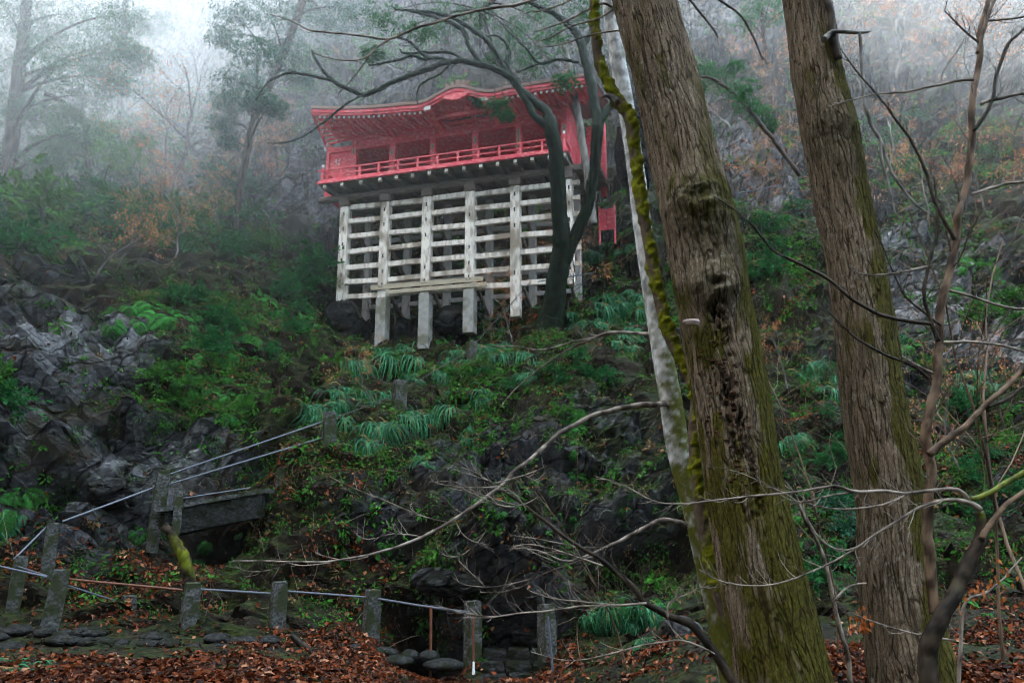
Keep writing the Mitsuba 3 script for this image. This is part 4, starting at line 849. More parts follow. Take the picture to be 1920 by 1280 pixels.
# the thin grey trunk at the temple's right corner
t14 = tag(key('tree'), 'thin straight grey trunk rising past the right corner of the temple', 'tree')
branch(t14, [(1112, 420, 17), (1104, 350, 16), (1094, 280, 15), (1083, 210, 14), (1074, 160, 13), (1064, 110, 11), (1050, 30, 8), (1040, -60, 6)], 30, 'grey', n=50, tw=5, ln=1.5, name='trunk', sides=9, r0=.012)

# ---------------------------------------------------------------- the stepped path: posts, rails, bridge, wall, steps
rp = np.random.default_rng(31)
def on_hill(px, py): return hit(px, py)[0]
def rough_box(w, d, h, seed, c=.02, amp=.02):
    m = trimesh.creation.box([w - 2 * c, d - 2 * c, h]).subdivide().subdivide()
    v = m.vertices.copy()
    v[:, :2] *= 1 + (1 - np.abs(v[:, 2:3]) / h * 2 > .01) * (2 * c / w)
    v += (np.stack([nz(v + seed * 3.3, 7, 3, k) for k in range(3)], -1) - .5) * amp * 2
    return v + [0, 0, h / 2], m.faces
def stone_post(px, py0, py1, w, label, d=None, lean=0, bury=.35, group=None, mat='mat_stone'):
    """Granite post from foot pixel (px, py1) up to py0, w px wide."""
    B = at(px, py1, d) if d else on_hill(px, py1)
    k_ = depth(B) / FPX; h = at(px, py0, B[1])[2] - B[2]; ww = w * k_ * .88
    v, f = rough_box(ww, ww, h + bury, rp.integers(99))
    v[:, 2] -= bury; v[:, 0] += lean * v[:, 2]
    a = .5 + .1 * rp.normal(); R = np.array([[math.cos(a), -math.sin(a), 0], [math.sin(a), math.cos(a), 0], [0, 0, 1]])
    k = put(key('stone_post'), (v @ R.T + B, f), mat, smooth=40)
    return tag(k, label, 'post', group), B
POSTS = [
    ((95, 1068, 1165, 36), 'leaning lichened stone post at the left end of the lower railing', 15.6, .10),
    ((352, 1092, 1188, 32), 'stone post of the lower railing where the rusty rail ends, below the fallen mossy log', 16.3, .02),
    ((518, 1090, 1180, 30), 'stone post in the middle of the lower railing, third from the left', 16.7, .02),
    ((695, 1105, 1195, 30), 'stone post of the lower railing left of the dark cave mouth', 17.0, .02),
    ((886, 1126, 1216, 30), 'stone post left of the stone steps, with a rusty pole in front', 17.0, 0),
    ((1026, 1132, 1226, 30), 'stone post right of the stone steps, with a grey pole in front', 16.8, -.02),
    ((237, 1116, 1172, 28), 'short mossy stone stub behind the rusty rail', 17.0, 0),
    ((24, 1042, 1135, 26), 'dark stone post at the left edge where the railing turns uphill', 16.6, .05),
    ((92, 980, 1042, 26), 'dark stone post on the bend above the left end of the lower railing', 17.4, 0),
    ((293, 880, 978, 26), 'tall mossy stone post at the left end of the little bridge', 19.0, .06),
    ((333, 917, 950, 18), 'small pale stone post standing on the little bridge', 18.9, 0),
    ((524, 877, 902, 18), 'small pale stone stub on the slope right of the little bridge', None, 0),
    ((615, 772, 852, 26), 'stone post holding two rails below the strap-leaved plants, left of centre', 21.3, 0),
    ((748, 713, 770, 26), 'shadowed stone post on the upper path, between hanging leaves', None, 0),
    ((884, 640, 668, 20), 'low stone post on the upper path below the temple', None, 0),
    ((1000, 520, 560, 20), 'grey stone post where the rail reaches the temple level', None, 0)]
for (px, a_, b_, w), lab, d, ln in POSTS:
    stone_post(px, a_, b_, w, lab, d, ln, bury=.7 if d else .3)
def pipe(rows, r, mat, label, name='handrail'):
    P = at(*np.array(rows, float).T)
    P = np.vstack([np.linspace(P[i], P[i + 1], 6, endpoint=(i == len(P) - 2)) for i in range(len(P) - 1)])
    V, F, _, _ = tube(P + (nz(P, .8, 2) - .5)[:, None] * .02, r, 10)
    return tag(put(key(name), (V, F), mat, smooth=50), label, 'pole' if name == 'pole' else 'handrail')
pipe([(-60, 1048, 15.2), (88, 1081, 15.55)], .021, 'mat_steel', 'grey rail running in from the left edge to the leaning stone post')
pipe([(108, 1083, 15.6), (342, 1106, 16.3)], .024, 'mat_rust', 'rusty rail between the leaning post and the post under the mossy log')
pipe([(362, 1104, 16.3), (508, 1112, 16.7)], .022, 'mat_steel', 'grey rail of the lower railing, left of the third stone post')
pipe([(528, 1107, 16.7), (686, 1119, 17.0)], .022, 'mat_steel', 'grey rail of the lower railing, right of the third stone post')
pipe([(704, 1121, 17.0), (808, 1138, 15.9), (876, 1147, 16.9)], .022, 'mat_steel', 'grey rail bending down to the rusty pole beside the cave')
pipe([(104, 1090, 15.6), (230, 1130, 17.0)], .018, 'mat_steel', 'thin pale rail dropping from the leaning post to the short stub')
pipe([(30, 1060, 16.6), (90, 1080, 15.6)], .016, 'mat_steel', 'short thin rail between the two leftmost posts')
pipe([(26, 1048, 16.6), (90, 984, 17.4)], .02, 'mat_steel', 'short rail climbing from the left edge to the bend')
pipe([(116, 978, 17.5), (288, 914, 19.0)], .026, 'mat_steel', 'bluish rail climbing from the bend to the bridge post')
pipe([(306, 893, 19.0), (606, 790, 21.3)], .022, 'mat_steel', 'upper of the two long rails between the bridge and the single tall post')
pipe([(306, 911, 19.0), (606, 820, 21.3)], .022, 'mat_steel', 'lower of the two long rails between the bridge and the single tall post')
pipe([(630, 783, 21.4), (737, 742, 23.7)], .015, 'mat_dark', 'rail on the upper path just right of the tall post')
pipe([(762, 727, 24.0), (880, 657, 26.8)], .015, 'mat_dark', 'dark rail rising through the hanging leaves left of centre')
pipe([(890, 645, 27), (996, 527, 29.9)], .015, 'mat_dark', 'dark rail climbing steeply to the temple level')
pipe([(1008, 528, 30), (1112, 512, 30)], .022, 'mat_steel', 'nearly level rail behind the forked mossy tree')
pipe([(342, 934, 18.9), (470, 914, 19.6)], .016, 'mat_steel', 'thin rail along the near side of the little bridge')
pipe([(1385, 362, 30), (1462, 348, 30)], .022, 'mat_steel', 'short dark rail on the cliff between the two thick trunks')
for rows, mat, lab in (([(808, 1137, 15.9), (807, 1330, 12.6)], 'mat_rust', 'rusty iron pole left of the stone steps'), ([(887, 1152, 16.3), (888, 1290, 13.6)], 'mat_rust', 'rusty iron pole in front of the post left of the steps'),
                       ([(1027, 1155, 16.2), (1042, 1320, 12.6)], 'mat_steel', 'bluish grey pole right of the stone steps')):
    rows = [rows[0], rows[1]]
    A = at(*rows[0]); B = at(rows[1][0], rows[1][1], rows[0][2])
    V, F, _, _ = tube(np.linspace(A, B, 8), .026, 10)
    tag(put(key('pole'), (V, F), mat, smooth=50), lab, 'pole')
A = at(888, 1240, 16.2); B = at(888, 1264, 16.2); q = depth(A) / FPX
tag(put(key('marker_stake'), trimesh.convex.convex_hull(np.array([A + [x * q, y, 0] for x in (-1.5, 1.5) for y in (-.02, .02)] + [B + [x * q, y, 0] for x in (-3, 3) for y in (-.02, .02)])), 'mat_cap'), 'small white plastic stake beside the stone steps', 'stake')
# little concrete bridge
bg = tag(key('footbridge'), 'small dark concrete slab bridge crossing a gap on the path', 'bridge')
A, B = at(312, 952, 18.7), at(478, 922, 19.8)
def slab(A, B, back, up0, up1, mat, nm, ext=0., amp=.02):
    e = unit(B - A); A, B = A - e * ext, B + e * ext; t = np.linspace(0, 1, 24)
    V = []
    for y, z in ((0, up0), (0, up1), (back, up1), (back, up0)):
        V.append(A + (B - A) * t[:, None] + np.array([0, y, z]))
    V = np.vstack(V); V += (np.stack([nz(V, 5, 3, k) for k in range(3)], -1) - .5) * amp * 2
    F = []
    for a, b in ((0, 1), (1, 2), (2, 3), (3, 0)):
        i = np.arange(23); F += [np.stack([a * 24 + i, a * 24 + i + 1, b * 24 + i + 1], 1), np.stack([a * 24 + i, b * 24 + i + 1, b * 24 + i], 1)]
    F.append(np.array([[0, 24, 48], [0, 48, 72], [23, 71, 47], [23, 95, 71]]))
    return part(bg, nm, (V, np.vstack(F)), mat, smooth=40)
slab(A, B, 1.1, -.06, .05, 'mat_stone', 'deck', .25, .03)
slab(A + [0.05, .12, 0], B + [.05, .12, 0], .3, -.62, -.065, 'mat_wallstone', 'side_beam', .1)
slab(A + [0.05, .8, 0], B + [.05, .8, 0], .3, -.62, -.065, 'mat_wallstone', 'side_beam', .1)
# the mossy log below it
lg = tag(key('log'), 'slanting mossy log propped below the little bridge', 'log')
P, R = px_path([(308, 985, 18), (325, 1010, 20), (342, 1040, 26), (352, 1070, 26), (358, 1098, 20)], 17.0, 40)
partc(lg, 'trunk', limb(P, R * .85, 'dark', 14, .42, .25, 9), 'mat_moss_stem')
lg2 = tag(key('log'), 'wet dark log lying on the leaves right of the third post', 'log')
P, R = px_path([(545, 1190, 8), (565, 1205, 13), (590, 1225, 13), (612, 1246, 9)], 15.4, 24)
partc(lg2, 'trunk', limb(P, R, 'dark', 10, .1, .1, 12), 'mat_wood')
# steps
st = tag(key('stone_steps'), 'rough dark stone steps leading up between two posts to the cave', 'steps')
for i in range(6):
    A = at(903 - i * 3, 1222, 16.95); B = at(1052 + i * 2, 1222, 16.95); A, B = (P_ + np.array([0, -.34 * i, -.165 * i]) for P_ in (A, B)); n_s = 3
    cuts = np.sort(np.concatenate([[0, 1], (np.arange(1, n_s) + rp.normal(size=n_s - 1) * .12) / n_s]))
    for c0, c1 in zip(cuts[:-1], cuts[1:]):
        w = (B - A)[0] * (c1 - c0) - .012
        v, f = rough_box(w, .5, .3, rp.integers(99), .03, .03)
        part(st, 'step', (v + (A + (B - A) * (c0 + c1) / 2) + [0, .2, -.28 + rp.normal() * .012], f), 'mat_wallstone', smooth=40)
# dry stone wall under the lower railing
def boulder(r, seed, sub=2, amp=.35, flat=(1, 1, 1)):
    m = trimesh.creation.icosphere(subdivisions=sub); v = m.vertices * flat
    q = facets(v * 1.0 + seed * 7.13, .9, .8, seed, (1, 1, 1))
    return v * (1 + amp * (q + (nz(v + seed, 2.4, 3) - .5)))[:, None] * r, m.faces
wl = tag(key('dry_stone_wall'), 'low mossy dry stone wall under the stone posts at the left bottom', 'wall')
for row in range(3):
    x = -40.
    while x < 800:
        w = 30 + 40 * rp.random(); px = x + w / 2
        top = np.interp(px, [-40, 200, 480, 700, 860], [1172, 1180, 1194, 1212, 1226]); py = top + 8 + row * 17 + rp.normal() * 3
        dd = np.interp(px, [-40, 300, 500, 850], [14.5, 15.2, 15.5, 16.0]) - row * .28
        if not (rp.random() < .28) and not (px > 560 and row == 2):
            c = at(px, py, dd); k_ = depth(c) / FPX
            v, f = boulder(1, rp.integers(1000), 3, .42, (w / 2 * k_ * 1.08, .26, 10.5 * k_))
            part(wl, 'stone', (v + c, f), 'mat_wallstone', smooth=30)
        x += w
for (px, py, w, h, lab) in ((205, 925, 130, 70, 'big wedge-shaped grey boulder left of the little bridge'), (70, 1192, 60, 34, 'dark boulder at the left end of the dry stone wall'), (985, 1190, 58, 50, 'pointed brown rock at the back of the cave behind the steps'),
                            (850, 1088, 170, 60, 'lumpy grey rock hanging over the cave mouth'), (1280, 1190, 80, 60, 'dark mossy rock behind the pale trunk near the bottom'), (850, 600, 90, 55, 'mossy boulder under the second stilt from the right'), (640, 590, 60, 60, 'bare grey outcrop under the leftmost stilt'),
                            (1195, 270, 70, 190, 'tall pale grey rock face right of the temple behind the pale trunk')):
    c = at(px, py, 31.2) if px == 1195 else on_hill(px, py); k_ = depth(c) / FPX
    v, f = boulder(1, rp.integers(1000), 4, .3, (w / 2 * k_, max(w, h) / 2 * k_ * .8, h / 2 * k_))
    tag(put(key('boulder'), (v + c + [0, .12, 0], f), 'mat_terrain', smooth=True, uv=np.tile([.85, .35], (len(v), 1))), lab, 'rock')

# ---------------------------------------------------------------- plants: prototypes
rq = np.random.default_rng(99)
def strap_tuft(rng, n, L):
    """Long arching strap leaves that hang down a bank; grows from the origin, +y is away from the rock."""
    V, F, C, o = [], [], [], 0
    for _ in range(n):
        a = rng.normal() * .9; l = L * (.6 + .6 * rng.random()); w = .026 + .018 * rng.random(); s = 8
        d = np.array([math.sin(a), math.cos(a) * .8 + .2, .45 + .6 * rng.random()]); d = unit(d)
        p = np.array([rng.normal() * .16, 0, rng.normal() * .05]); pts = [p]
        for k in range(s):
            d = unit(d + np.array([0, 0, -.5]) * (1.1 if k > 1 else .8)); p = p + d * l / s; pts.append(p)
        pts = np.array(pts); side = unit(np.cross(pts[-1] - pts[0], [0, 0, 1]) + rng.normal(size=3) * .25)
        ww = w * np.sin(np.linspace(.5, np.pi - .02, s + 1))[:, None]
        V.append(np.vstack([pts - side * ww / 2, pts + side * ww / 2]))
        i = np.arange(s); F.append(np.vstack([np.stack([i, i + 1, i + s + 2], 1), np.stack([i, i + s + 2, i + s + 1], 1)]) + o); o += 2 * s + 2
        c = mixc((.005, .034, .015), (.06, .25, .10), rng.random() ** 1.5); c = c if rng.random() > .07 else np.array([.20, .14, .05])
        C.append(np.broadcast_to(c, (2 * s + 2, 3)))
    return np.vstack(V), np.vstack(F), np.vstack(C)
def fern(rng, n, L, tint=(.04, .19, .04)):
    ms = []
    for q in range(n):
        a = rng.random() * 2 * np.pi if n > 4 else rng.normal() * 1.1; l = L * (.6 + .5 * rng.random()); s = 16
        d = unit(np.array([math.sin(a), math.cos(a) + .5, .8])); p = np.zeros(3); pts = [p]; ds = [d]
        for k in range(s):
            d = unit(d + np.array([0, 0, -.17])); p = p + d * l / s; pts.append(p); ds.append(d)
        pts, ds = np.array(pts), np.array(ds)
        side = unit(np.cross(ds, [0, 0, 1.])); nrm = np.cross(side, ds)
        t = np.linspace(0, 1, s + 1)[2:]; pl = l * .30 * np.sin(np.pi * (.12 + .86 * t)) ** .9
        c = np.array(tint) * (.45 + .9 * rng.random()); c = c * [1 + .5 * rng.random(), 1, 1]
        i = np.arange(s); ms.append((np.vstack([pts - side * .005, pts + side * .005]), np.vstack([np.stack([i, i + 1, i + s + 2], 1), np.stack([i, i + s + 2, i + s + 1], 1)]), np.full((2 * s + 2, 3), .06)))
        for sg in (-1, 1):
            ms.append(leaves(pts[2:], side[2:] * sg + ds[2:] * .35 - nrm[2:] * .1, nrm[2:], pl, l / s * 1.0, c * (.8 + .4 * rng.random((len(t), 1)))))
    return merge(ms)
def leaf_ball(rng, n, R, ll, a, b, up=.4, flat=.8, hang=0., aspect=.42):
    """A loose shrub: leafy shoots of different lengths fanning out and drooping from one foot."""
    k = 34; d = unit(rdir(rng, k) * [1, 1, .7] + [0, 0, .35]); l = R * (.45 + 1.05 * rng.random(k) ** 1.3); d[:, 0] *= 1.25
    o = rng.integers(k, size=n); t = rng.random(n) ** .6
    C = d[o] * (l[o] * t)[:, None] - np.array([0, 0, .35]) * ((t * l[o]) ** 2)[:, None] + rng.normal(size=(n, 3)) * R * .045 - [0, 0, R * .25]
    D = d[o] * .7 + rdir(rng, n) * .7 + [0, 0, -.15 - hang]; N = rdir(rng, n) * .6 + [0, 0, up] + d[o] * .2
    tone = np.clip(rng.random(k)[o] * .7 + .3 * rng.random(n) + .25 * (t - .6), 0, 1)
    return leaves(C, D, N, ll * (.6 + .8 * rng.random(n)), ll * aspect * (.7 + .6 * rng.random(n)), mixc(a, b, tone))
def bare_tree(rng, h, r, spread=.5, lev=3, kind='grey', bend=.16):
    tr, tw, tips = [], [], []
    def grow(p, d, l, r, k):
        ns = 9 if k == 0 else 6; q = [p]; dd = d
        for s in range(ns):
            dd = unit(dd + rng.normal(size=3) * bend + np.array([0, 0, .07])); q.append(q[-1] + dd * l / ns)
        q = np.array(q); rr = np.linspace(r, r * .35, len(q))
        V, F, _, _ = tube(q, rr, 6 if k == 0 else 4 if k == 1 else 3)
        (tr if k == 0 else tw).append((V, F, mixc(*BRK[kind], sstep(.3, .7, nz(V, 5, 2, 3)))))
        if k >= lev: tips.append(q[-1]); return
        for c in range((7, 4, 3)[k]):
            i = int((.3 + .7 * (c + rng.random()) / (7, 4, 3)[k]) * ns); i = min(i, ns)
            a = unit(rng.normal(size=3) * [1, 1, .5]); grow(q[i], unit((q[i] - q[max(i - 1, 0)]) / (l / ns) * .7 + a * spread * 1.3), l * (.38 + .2 * rng.random()), rr[i] * .55, k + 1)
    grow(np.zeros(3), np.array([0, 0, 1.]), h, r, 0)
    return merge(tr), merge(tw), np.array(tips)
BIND = {}
def proto(name, m, bsdf, smooth=True):
    return group_mesh('proto_' + name, m, bsdf, smooth)
straps = [proto(f'strap_{i}', strap_tuft(rq, 50, l), 'mat_strap') for i, l in enumerate((.9, 1.1, 1.0))]
ferns = [proto(f'fern_{i}', fern(rq, n, .75), 'mat_leaf', False) for i, n in enumerate((4, 5, 3, 6))]
shrubs = [proto(f'shrub_{i}', leaf_ball(rq, 760, .75, .15, *c), 'mat_leaf', False) for i, c in enumerate((((.008, .045, .015), (.035, .15, .045)), ((.015, .06, .012), (.07, .20, .035)), ((.010, .05, .025), (.05, .15, .085))))]
def place(k, grp, P, N, s, rng, upright=.5):
    up = unit(N * (1 - upright) + np.array([0, 0, upright])); fw = N * [1, 1, 0] + rng.normal(size=3) * .25
    # local +y points away from the bank
    y = unit(fw - up * (fw @ up)); x = np.cross(y, up); M = np.eye(4); M[:3, 0], M[:3, 1], M[:3, 2], M[:3, 3] = x * s, y * s, up * s, P
    return inst(k, grp, M)
# strap-leaved tufts hanging on the banks: (px, py, spread x, spread y, count, size)
TUFTS = [((600, 770), 40, 18, 7, 1.0, 'hanging left of the tall stone post'), ((650, 745), 22, 10, 4, 1.0, 'just above the tall stone post'), ((735, 668), 32, 10, 7, 1.1, 'on the ledge under the third stilt'), ((670, 690), 22, 14, 5, 1.0, 'on the ledge under the second stilt'), ((790, 790), 34, 10, 7, 1.0, 'under the rail right of the tall post'), ((720, 825), 24, 26, 5, 1.0, 'on the dark bank below that rail'), ((690, 850), 10, 14, 3, 1.0, 'lowest on the dark bank right of the tall post'), ((880, 672), 45, 12, 8, 1.0, 'along the upper path, left stretch'), ((955, 662), 45, 10, 7, 1.0, 'along the upper path, right stretch'), ((830, 700), 22, 20, 5, 0.9, 'beside the shadowed upper path post'), ((770, 715), 15, 8, 3, 0.9, 'right above the shadowed upper path post'), ((925, 610), 20, 22, 5, 0.9, 'at the low post below the temple'), ((935, 580), 20, 15, 4, 0.9, 'below the fifth stilt'), ((1155, 575), 45, 18, 11, 1.1, 'crowding the bank left of the pale trunk'), ((1110, 605), 35, 12, 8, 1.0, 'lower on the bank left of the pale trunk'), ((1185, 640), 25, 25, 8, 1.0, 'touching the pale trunk'), ((1150, 470), 40, 14, 6, 0.9, 'on the bank under the temple corner'), ((1100, 490), 20, 12, 4, 0.9, 'right of the forked mossy tree'), ((900, 745), 18, 14, 3, 0.9, 'on dark rock below the upper path'), ((870, 820), 12, 16, 2, 0.9, 'alone on dark rock at centre'), ((793, 870), 10, 10, 2, 0.8, 'alone above the long pale branch'), ((1525, 700), 26, 12, 6, 0.95, 'between the two thick trunks, upper patch'), ((1560, 730), 18, 14, 4, 0.9, 'close to the straight trunk'), ((1485, 830), 16, 12, 4, 0.8, 'between the two thick trunks, lower patch'), ((1690, 640), 16, 12, 3, 0.8, 'peeping out right of the straight trunk'), ((1840, 715), 40, 14, 6, 0.8, 'under the pale rock wall'), ((1140, 1155), 40, 12, 8, 0.62, 'on the bank right of the steps'), ((1230, 1150), 14, 12, 4, 0.6, 'beside the pale trunk foot'), ((1215, 1215), 10, 12, 2, 0.55, 'lowest right of the steps'), ((15, 985), 20, 12, 4, 0.7, 'at the left edge above the path'), ((45, 1262), 45, 10, 8, 0.5, 'in the bottom left corner'), ((700, 755), 18, 10, 3, 0.8, 'above the rail right of the tall post'), ((850, 760), 22, 12, 3, 0.9, 'midway on the dark bank at centre'), ((1010, 700), 30, 15, 4, 0.9, 'right of the upper path')]
ORD = 'first second third fourth fifth sixth seventh eighth ninth tenth eleventh twelfth thirteenth fourteenth fifteenth sixteenth seventeenth eighteenth nineteenth twentieth'.split() + ['twenty-first', 'twenty-second']
def spots(px, py, sx, sy, n, dy=0):
    P = np.vstack([hit(px + rq.uniform(-1, 1) * sx, py + dy + rq.uniform(-1, 1) * sy) for _ in range(n)])
    return P[np.argsort(P[:, 0] / depth(P))]
for (px, py), sx, sy, n, s, lab in TUFTS:
    n = min(20, int(n * 1.5 + .5)); s *= .85; sx *= 1.15; sy *= 1.2
    P = spots(px, py, sx, sy, n, -8); N = normal_at(P)
    for i in range(n):
        k = place(key('strap_leaf_plant'), straps[rq.integers(3)], P[i] + N[i] * .03, N[i], s * (.75 + .5 * rq.random()), rq, .5)
        tag(k, f'strap-leaved tuft, {ORD[i]} from left {lab}', 'plant', 'strap-leaved tufts ' + lab)
# ferns: (px, py, spread, count, size, label)
FERNS = [((265, 590), 60, 22, 16, 1.0, 'below the bare ledge at middle left'), ((420, 640), 70, 50, 22, 0.75, 'on the leafy bank, upper part'), ((380, 740), 80, 50, 16, 0.65, 'on the leafy bank, lower part'), ((560, 590), 40, 20, 10, 0.8, 'under the glossy shrub'), ((520, 560), 50, 20, 8, 0.8, 'left of the glossy shrub'), ((600, 640), 40, 40, 10, 0.6, 'below the leftmost stilt'), ((25, 940), 30, 22, 8, 0.9, 'at the left edge by the path bend'), ((265, 1000), 16, 8, 4, 0.5, 'beside the mossy stone post'), ((430, 790), 30, 25, 6, 0.6, 'above the bridge rails'), ((1440, 395), 40, 18, 7, 0.9, 'on the ledge between the thick trunks'), ((1560, 960), 60, 60, 10, 0.5, 'in the gully between the thick trunks'), ((1850, 1150), 60, 60, 10, 0.5, 'among the leaves at bottom right'), ((1180, 1140), 50, 25, 8, 0.5, 'on the bank right of the steps'), ((1060, 775), 25, 12, 4, 0.8, 'on bare dark rock above the long branch'), ((1000, 880), 120, 80, 16, 0.45, 'on the dark rock face at centre'), ((680, 1030), 60, 40, 8, 0.45, 'above the lower railing, right part'), ((480, 970), 40, 40, 6, 0.5, 'right of the little bridge'), ((1700, 650), 30, 20, 5, 0.8, 'right of the straight trunk'), ((1840, 520), 60, 40, 10, 0.9, 'on the pale rock wall'), ((340, 1010), 60, 40, 5, 0.5, 'below the bridge post'), ((100, 410), 100, 50, 12, 1.2, 'under the evergreens at upper left'), ((1240, 1190), 40, 40, 8, 0.5, 'by the pale trunk foot'), ((870, 590), 40, 20, 6, 0.5, 'on the boulder under the stilts'), ((850, 640), 60, 20, 8, 0.5, 'on the bank below the stilts'), ((1080, 1000), 100, 60, 8, 0.45, 'on the dark rock near the steps')]
for (px, py), sx, sy, n, s, lab in FERNS:
    P = spots(px, py, sx, sy, n); N = normal_at(P)
    for i in range(n):
        k = place(key('fern'), ferns[rq.integers(4)], P[i] + N[i] * .02, N[i], s * (.7 + .6 * rq.random()), rq, .4)
        tag(k, f'green fern, {ORD[i]} from left {lab}', 'fern', 'ferns ' + lab)
# shrubs, each with its own place
SHR = [((575, 515), 0, 1.9, 'dense glossy green shrub touching the leftmost stilt'), ((545, 545), 0, 1.5, 'low glossy shrub below the leftmost stilt'), ((600, 490), 2, 1.2, 'small glossy shrub against the rock at the leftmost stilt'), ((470, 350), 2, 2.4, 'bluish shrub on the ledge left of the temple'), ((420, 420), 0, 2.2, 'dark shrub on the cliff ledge left of the temple'),
       ((350, 430), 1, 1.8, 'loose shrub on the ledge above the bare rocks'), ((260, 350), 0, 2.4, 'shrub below the evergreen sprays at upper left'), ((60, 420), 1, 3.0, 'round dark shrub at the left edge below the evergreens'), ((130, 390), 0, 2.4, 'dark shrub at the foot of the far left trees'), ((20, 480), 0, 2.2, 'dark shrub above the overhanging rocks at the left edge'), ((300, 395), 2, 2.2, 'greyish shrub in the mist left of the temple'),
       ((1560, 960), 2, .7, 'shiny leafed bush between the feet of the thick trunks'), ((1595, 1000), 2, .7, 'shiny leafed bush touching the straight trunk low down'), ((1570, 1060), 0, .7, 'dark leafed bush low between the thick trunks'), ((1545, 1100), 0, .6, 'dark leafed bush near the crooked sapling'), ((1630, 235), 2, 1.9, 'glossy pale bush on the cliff right of the straight trunk'), ((1700, 225), 2, 1.3, 'smaller glossy bush on the cliff beside the dead branch'),
       ((1440, 420), 0, 1.0, 'dark glossy shrub on the ledge between the thick trunks'), ((1480, 390), 0, .9, 'small dark shrub beside the straight trunk'), ((1750, 690), 1, .8, 'shrub behind the many-stemmed sapling'), ((1830, 770), 0, 1.0, 'dark shrub under the pale rock wall at the right'), ((1700, 330), 1, 1.0, 'thin shrub on the right cliff'), ((1880, 560), 1, 1.1, 'yellowish shrub clinging to the pale rock wall'),
       ((950, 545), 1, .9, 'yellow-green vine bush climbing the fifth stilt'), ((930, 575), 1, .7, 'low green bush at the foot of the fifth stilt'), ((1060, 775), 1, .5, 'leafy sprig on the dark rock above the long branch'), ((500, 470), 1, 1.3, 'leafy shrub on the rock right of the orange saplings'), ((430, 480), 0, 1.2, 'dark shrub behind the orange leaves'), ((900, 1250), 1, .25, 'weed beside the stone steps'), ((10, 700), 1, 1.0, 'mossy shrub at the left edge on the rock'), ((20, 760), 0, 1.0, 'dark shrub at the left edge below the bare rock')]
stem_m = merge([(lambda V, F: (V, F, np.full((len(V), 3), .06)))(*tube(np.array([[0, 0, -.5], [.05 * i, .03, -.1], rdir(rq, 1)[0] * .55]), np.array([.02, .015, .005]), 4)[:2]) for i in range(-4, 5)])
shrub_stems = proto('shrub_stems', stem_m, 'mat_wood')
for (px, py), v, s, lab in SHR:
    P = hit(px, py); N = normal_at(P)[0]; k = tag(key('shrub'), lab, 'shrub')
    M = pose(P[0] + N * s * .35 + [0, 0, s * .1], [0, 0, 1], [math.cos(px), math.sin(px), 0], s)
    inst(k + '__foliage', shrubs[v], M); inst(k + '__stems', shrub_stems, M)
for (px, py), sx, sy, n, s, v, lab in [((390, 430), 110, 45, 12, 1.5, 0, 'on the ledge left of the temple'), ((430, 600), 130, 60, 14, .75, 0, 'on the leafy bank at middle left'), ((380, 720), 110, 50, 10, .6, 1, 'low on the leafy bank at middle left'), ((150, 370), 150, 60, 10, 2.2, 0, 'under the evergreens at upper left'), ((320, 230), 90, 90, 8, 2.6, 1, 'on the misty cliff at upper left'),
        ((1750, 300), 150, 60, 7, 1.2, 0, 'on the right cliff behind the bare sapling'), ((1440, 470), 60, 60, 8, .8, 0, 'in the gully right of the burls'), ((1840, 540), 70, 70, 4, .7, 1, 'on the pale rock wall at the right'), ((1580, 880), 70, 110, 10, .5, 0, 'between the feet of the thick trunks'), ((720, 140), 160, 50, 8, 1.6, 1, 'on the cliff above the temple roof'), ((1000, 680), 160, 60, 9, .55, 0, 'on the dark slope below the forked tree'), ((1850, 900), 70, 90, 8, .5, 0, 'on the slope behind the forking stem')]:
    P = spots(px, py, sx, sy, n); N = normal_at(P)
    for i in range(n):
        k = tag(key('shrub'), f'leafy shrub, {ORD[i]} from left {lab}', 'shrub', 'leafy shrubs ' + lab); q_ = s * (.7 + .6 * rq.random()); M = pose(P[i] + N[i] * q_ * .3, [0, 0, 1], [math.cos(i * 2.4), math.sin(i * 2.4), 0], q_)
        inst(k + '__foliage', shrubs[(v + i) % 3 if i % 3 == 0 else v], M); inst(k + '__stems', shrub_stems, M)
# ---------------------------------------------------------------- evergreens and bare trees of the cliffs
def crown_spray(cs, rng, per, ll, a, b, hang=.5, aspect=.3):
    """Foliage sprays: each ball (centre, radius) is filled with drooping sprays of small leaves."""
    C, D, Nn, Lc = [], [], [], []
    for c, r in cs:
        k = int(per); cen = c + rdir(rng, k // 14 + 1) * (rng.random((k // 14 + 1, 1)) ** .5) * r * [1, 1, .62]
        o = rng.integers(len(cen), size=k); dirs = unit(rdir(rng, len(cen)) * [1, 1, .4] + [0, 0, -.25])
        t = rng.random((k, 1)) * r * .55
        C.append(cen[o] + dirs[o] * t + rng.normal(size=(k, 3)) * r * .05); D.append(dirs[o] * .6 + rdir(rng, k) * .7 + [0, 0, -hang]); Nn.append(rdir(rng, k) * .7 + [0, 0, .7]); Lc.append(rng.random(len(cen))[o] * .6 + .4 * rng.random(k))
    C, D, Nn, Lc = np.vstack(C), np.vstack(D), np.vstack(Nn), np.concatenate(Lc)
    return leaves(C, D, Nn, ll * (.6 + .8 * rng.random(len(C))), ll * aspect, mixc(a, b, Lc))
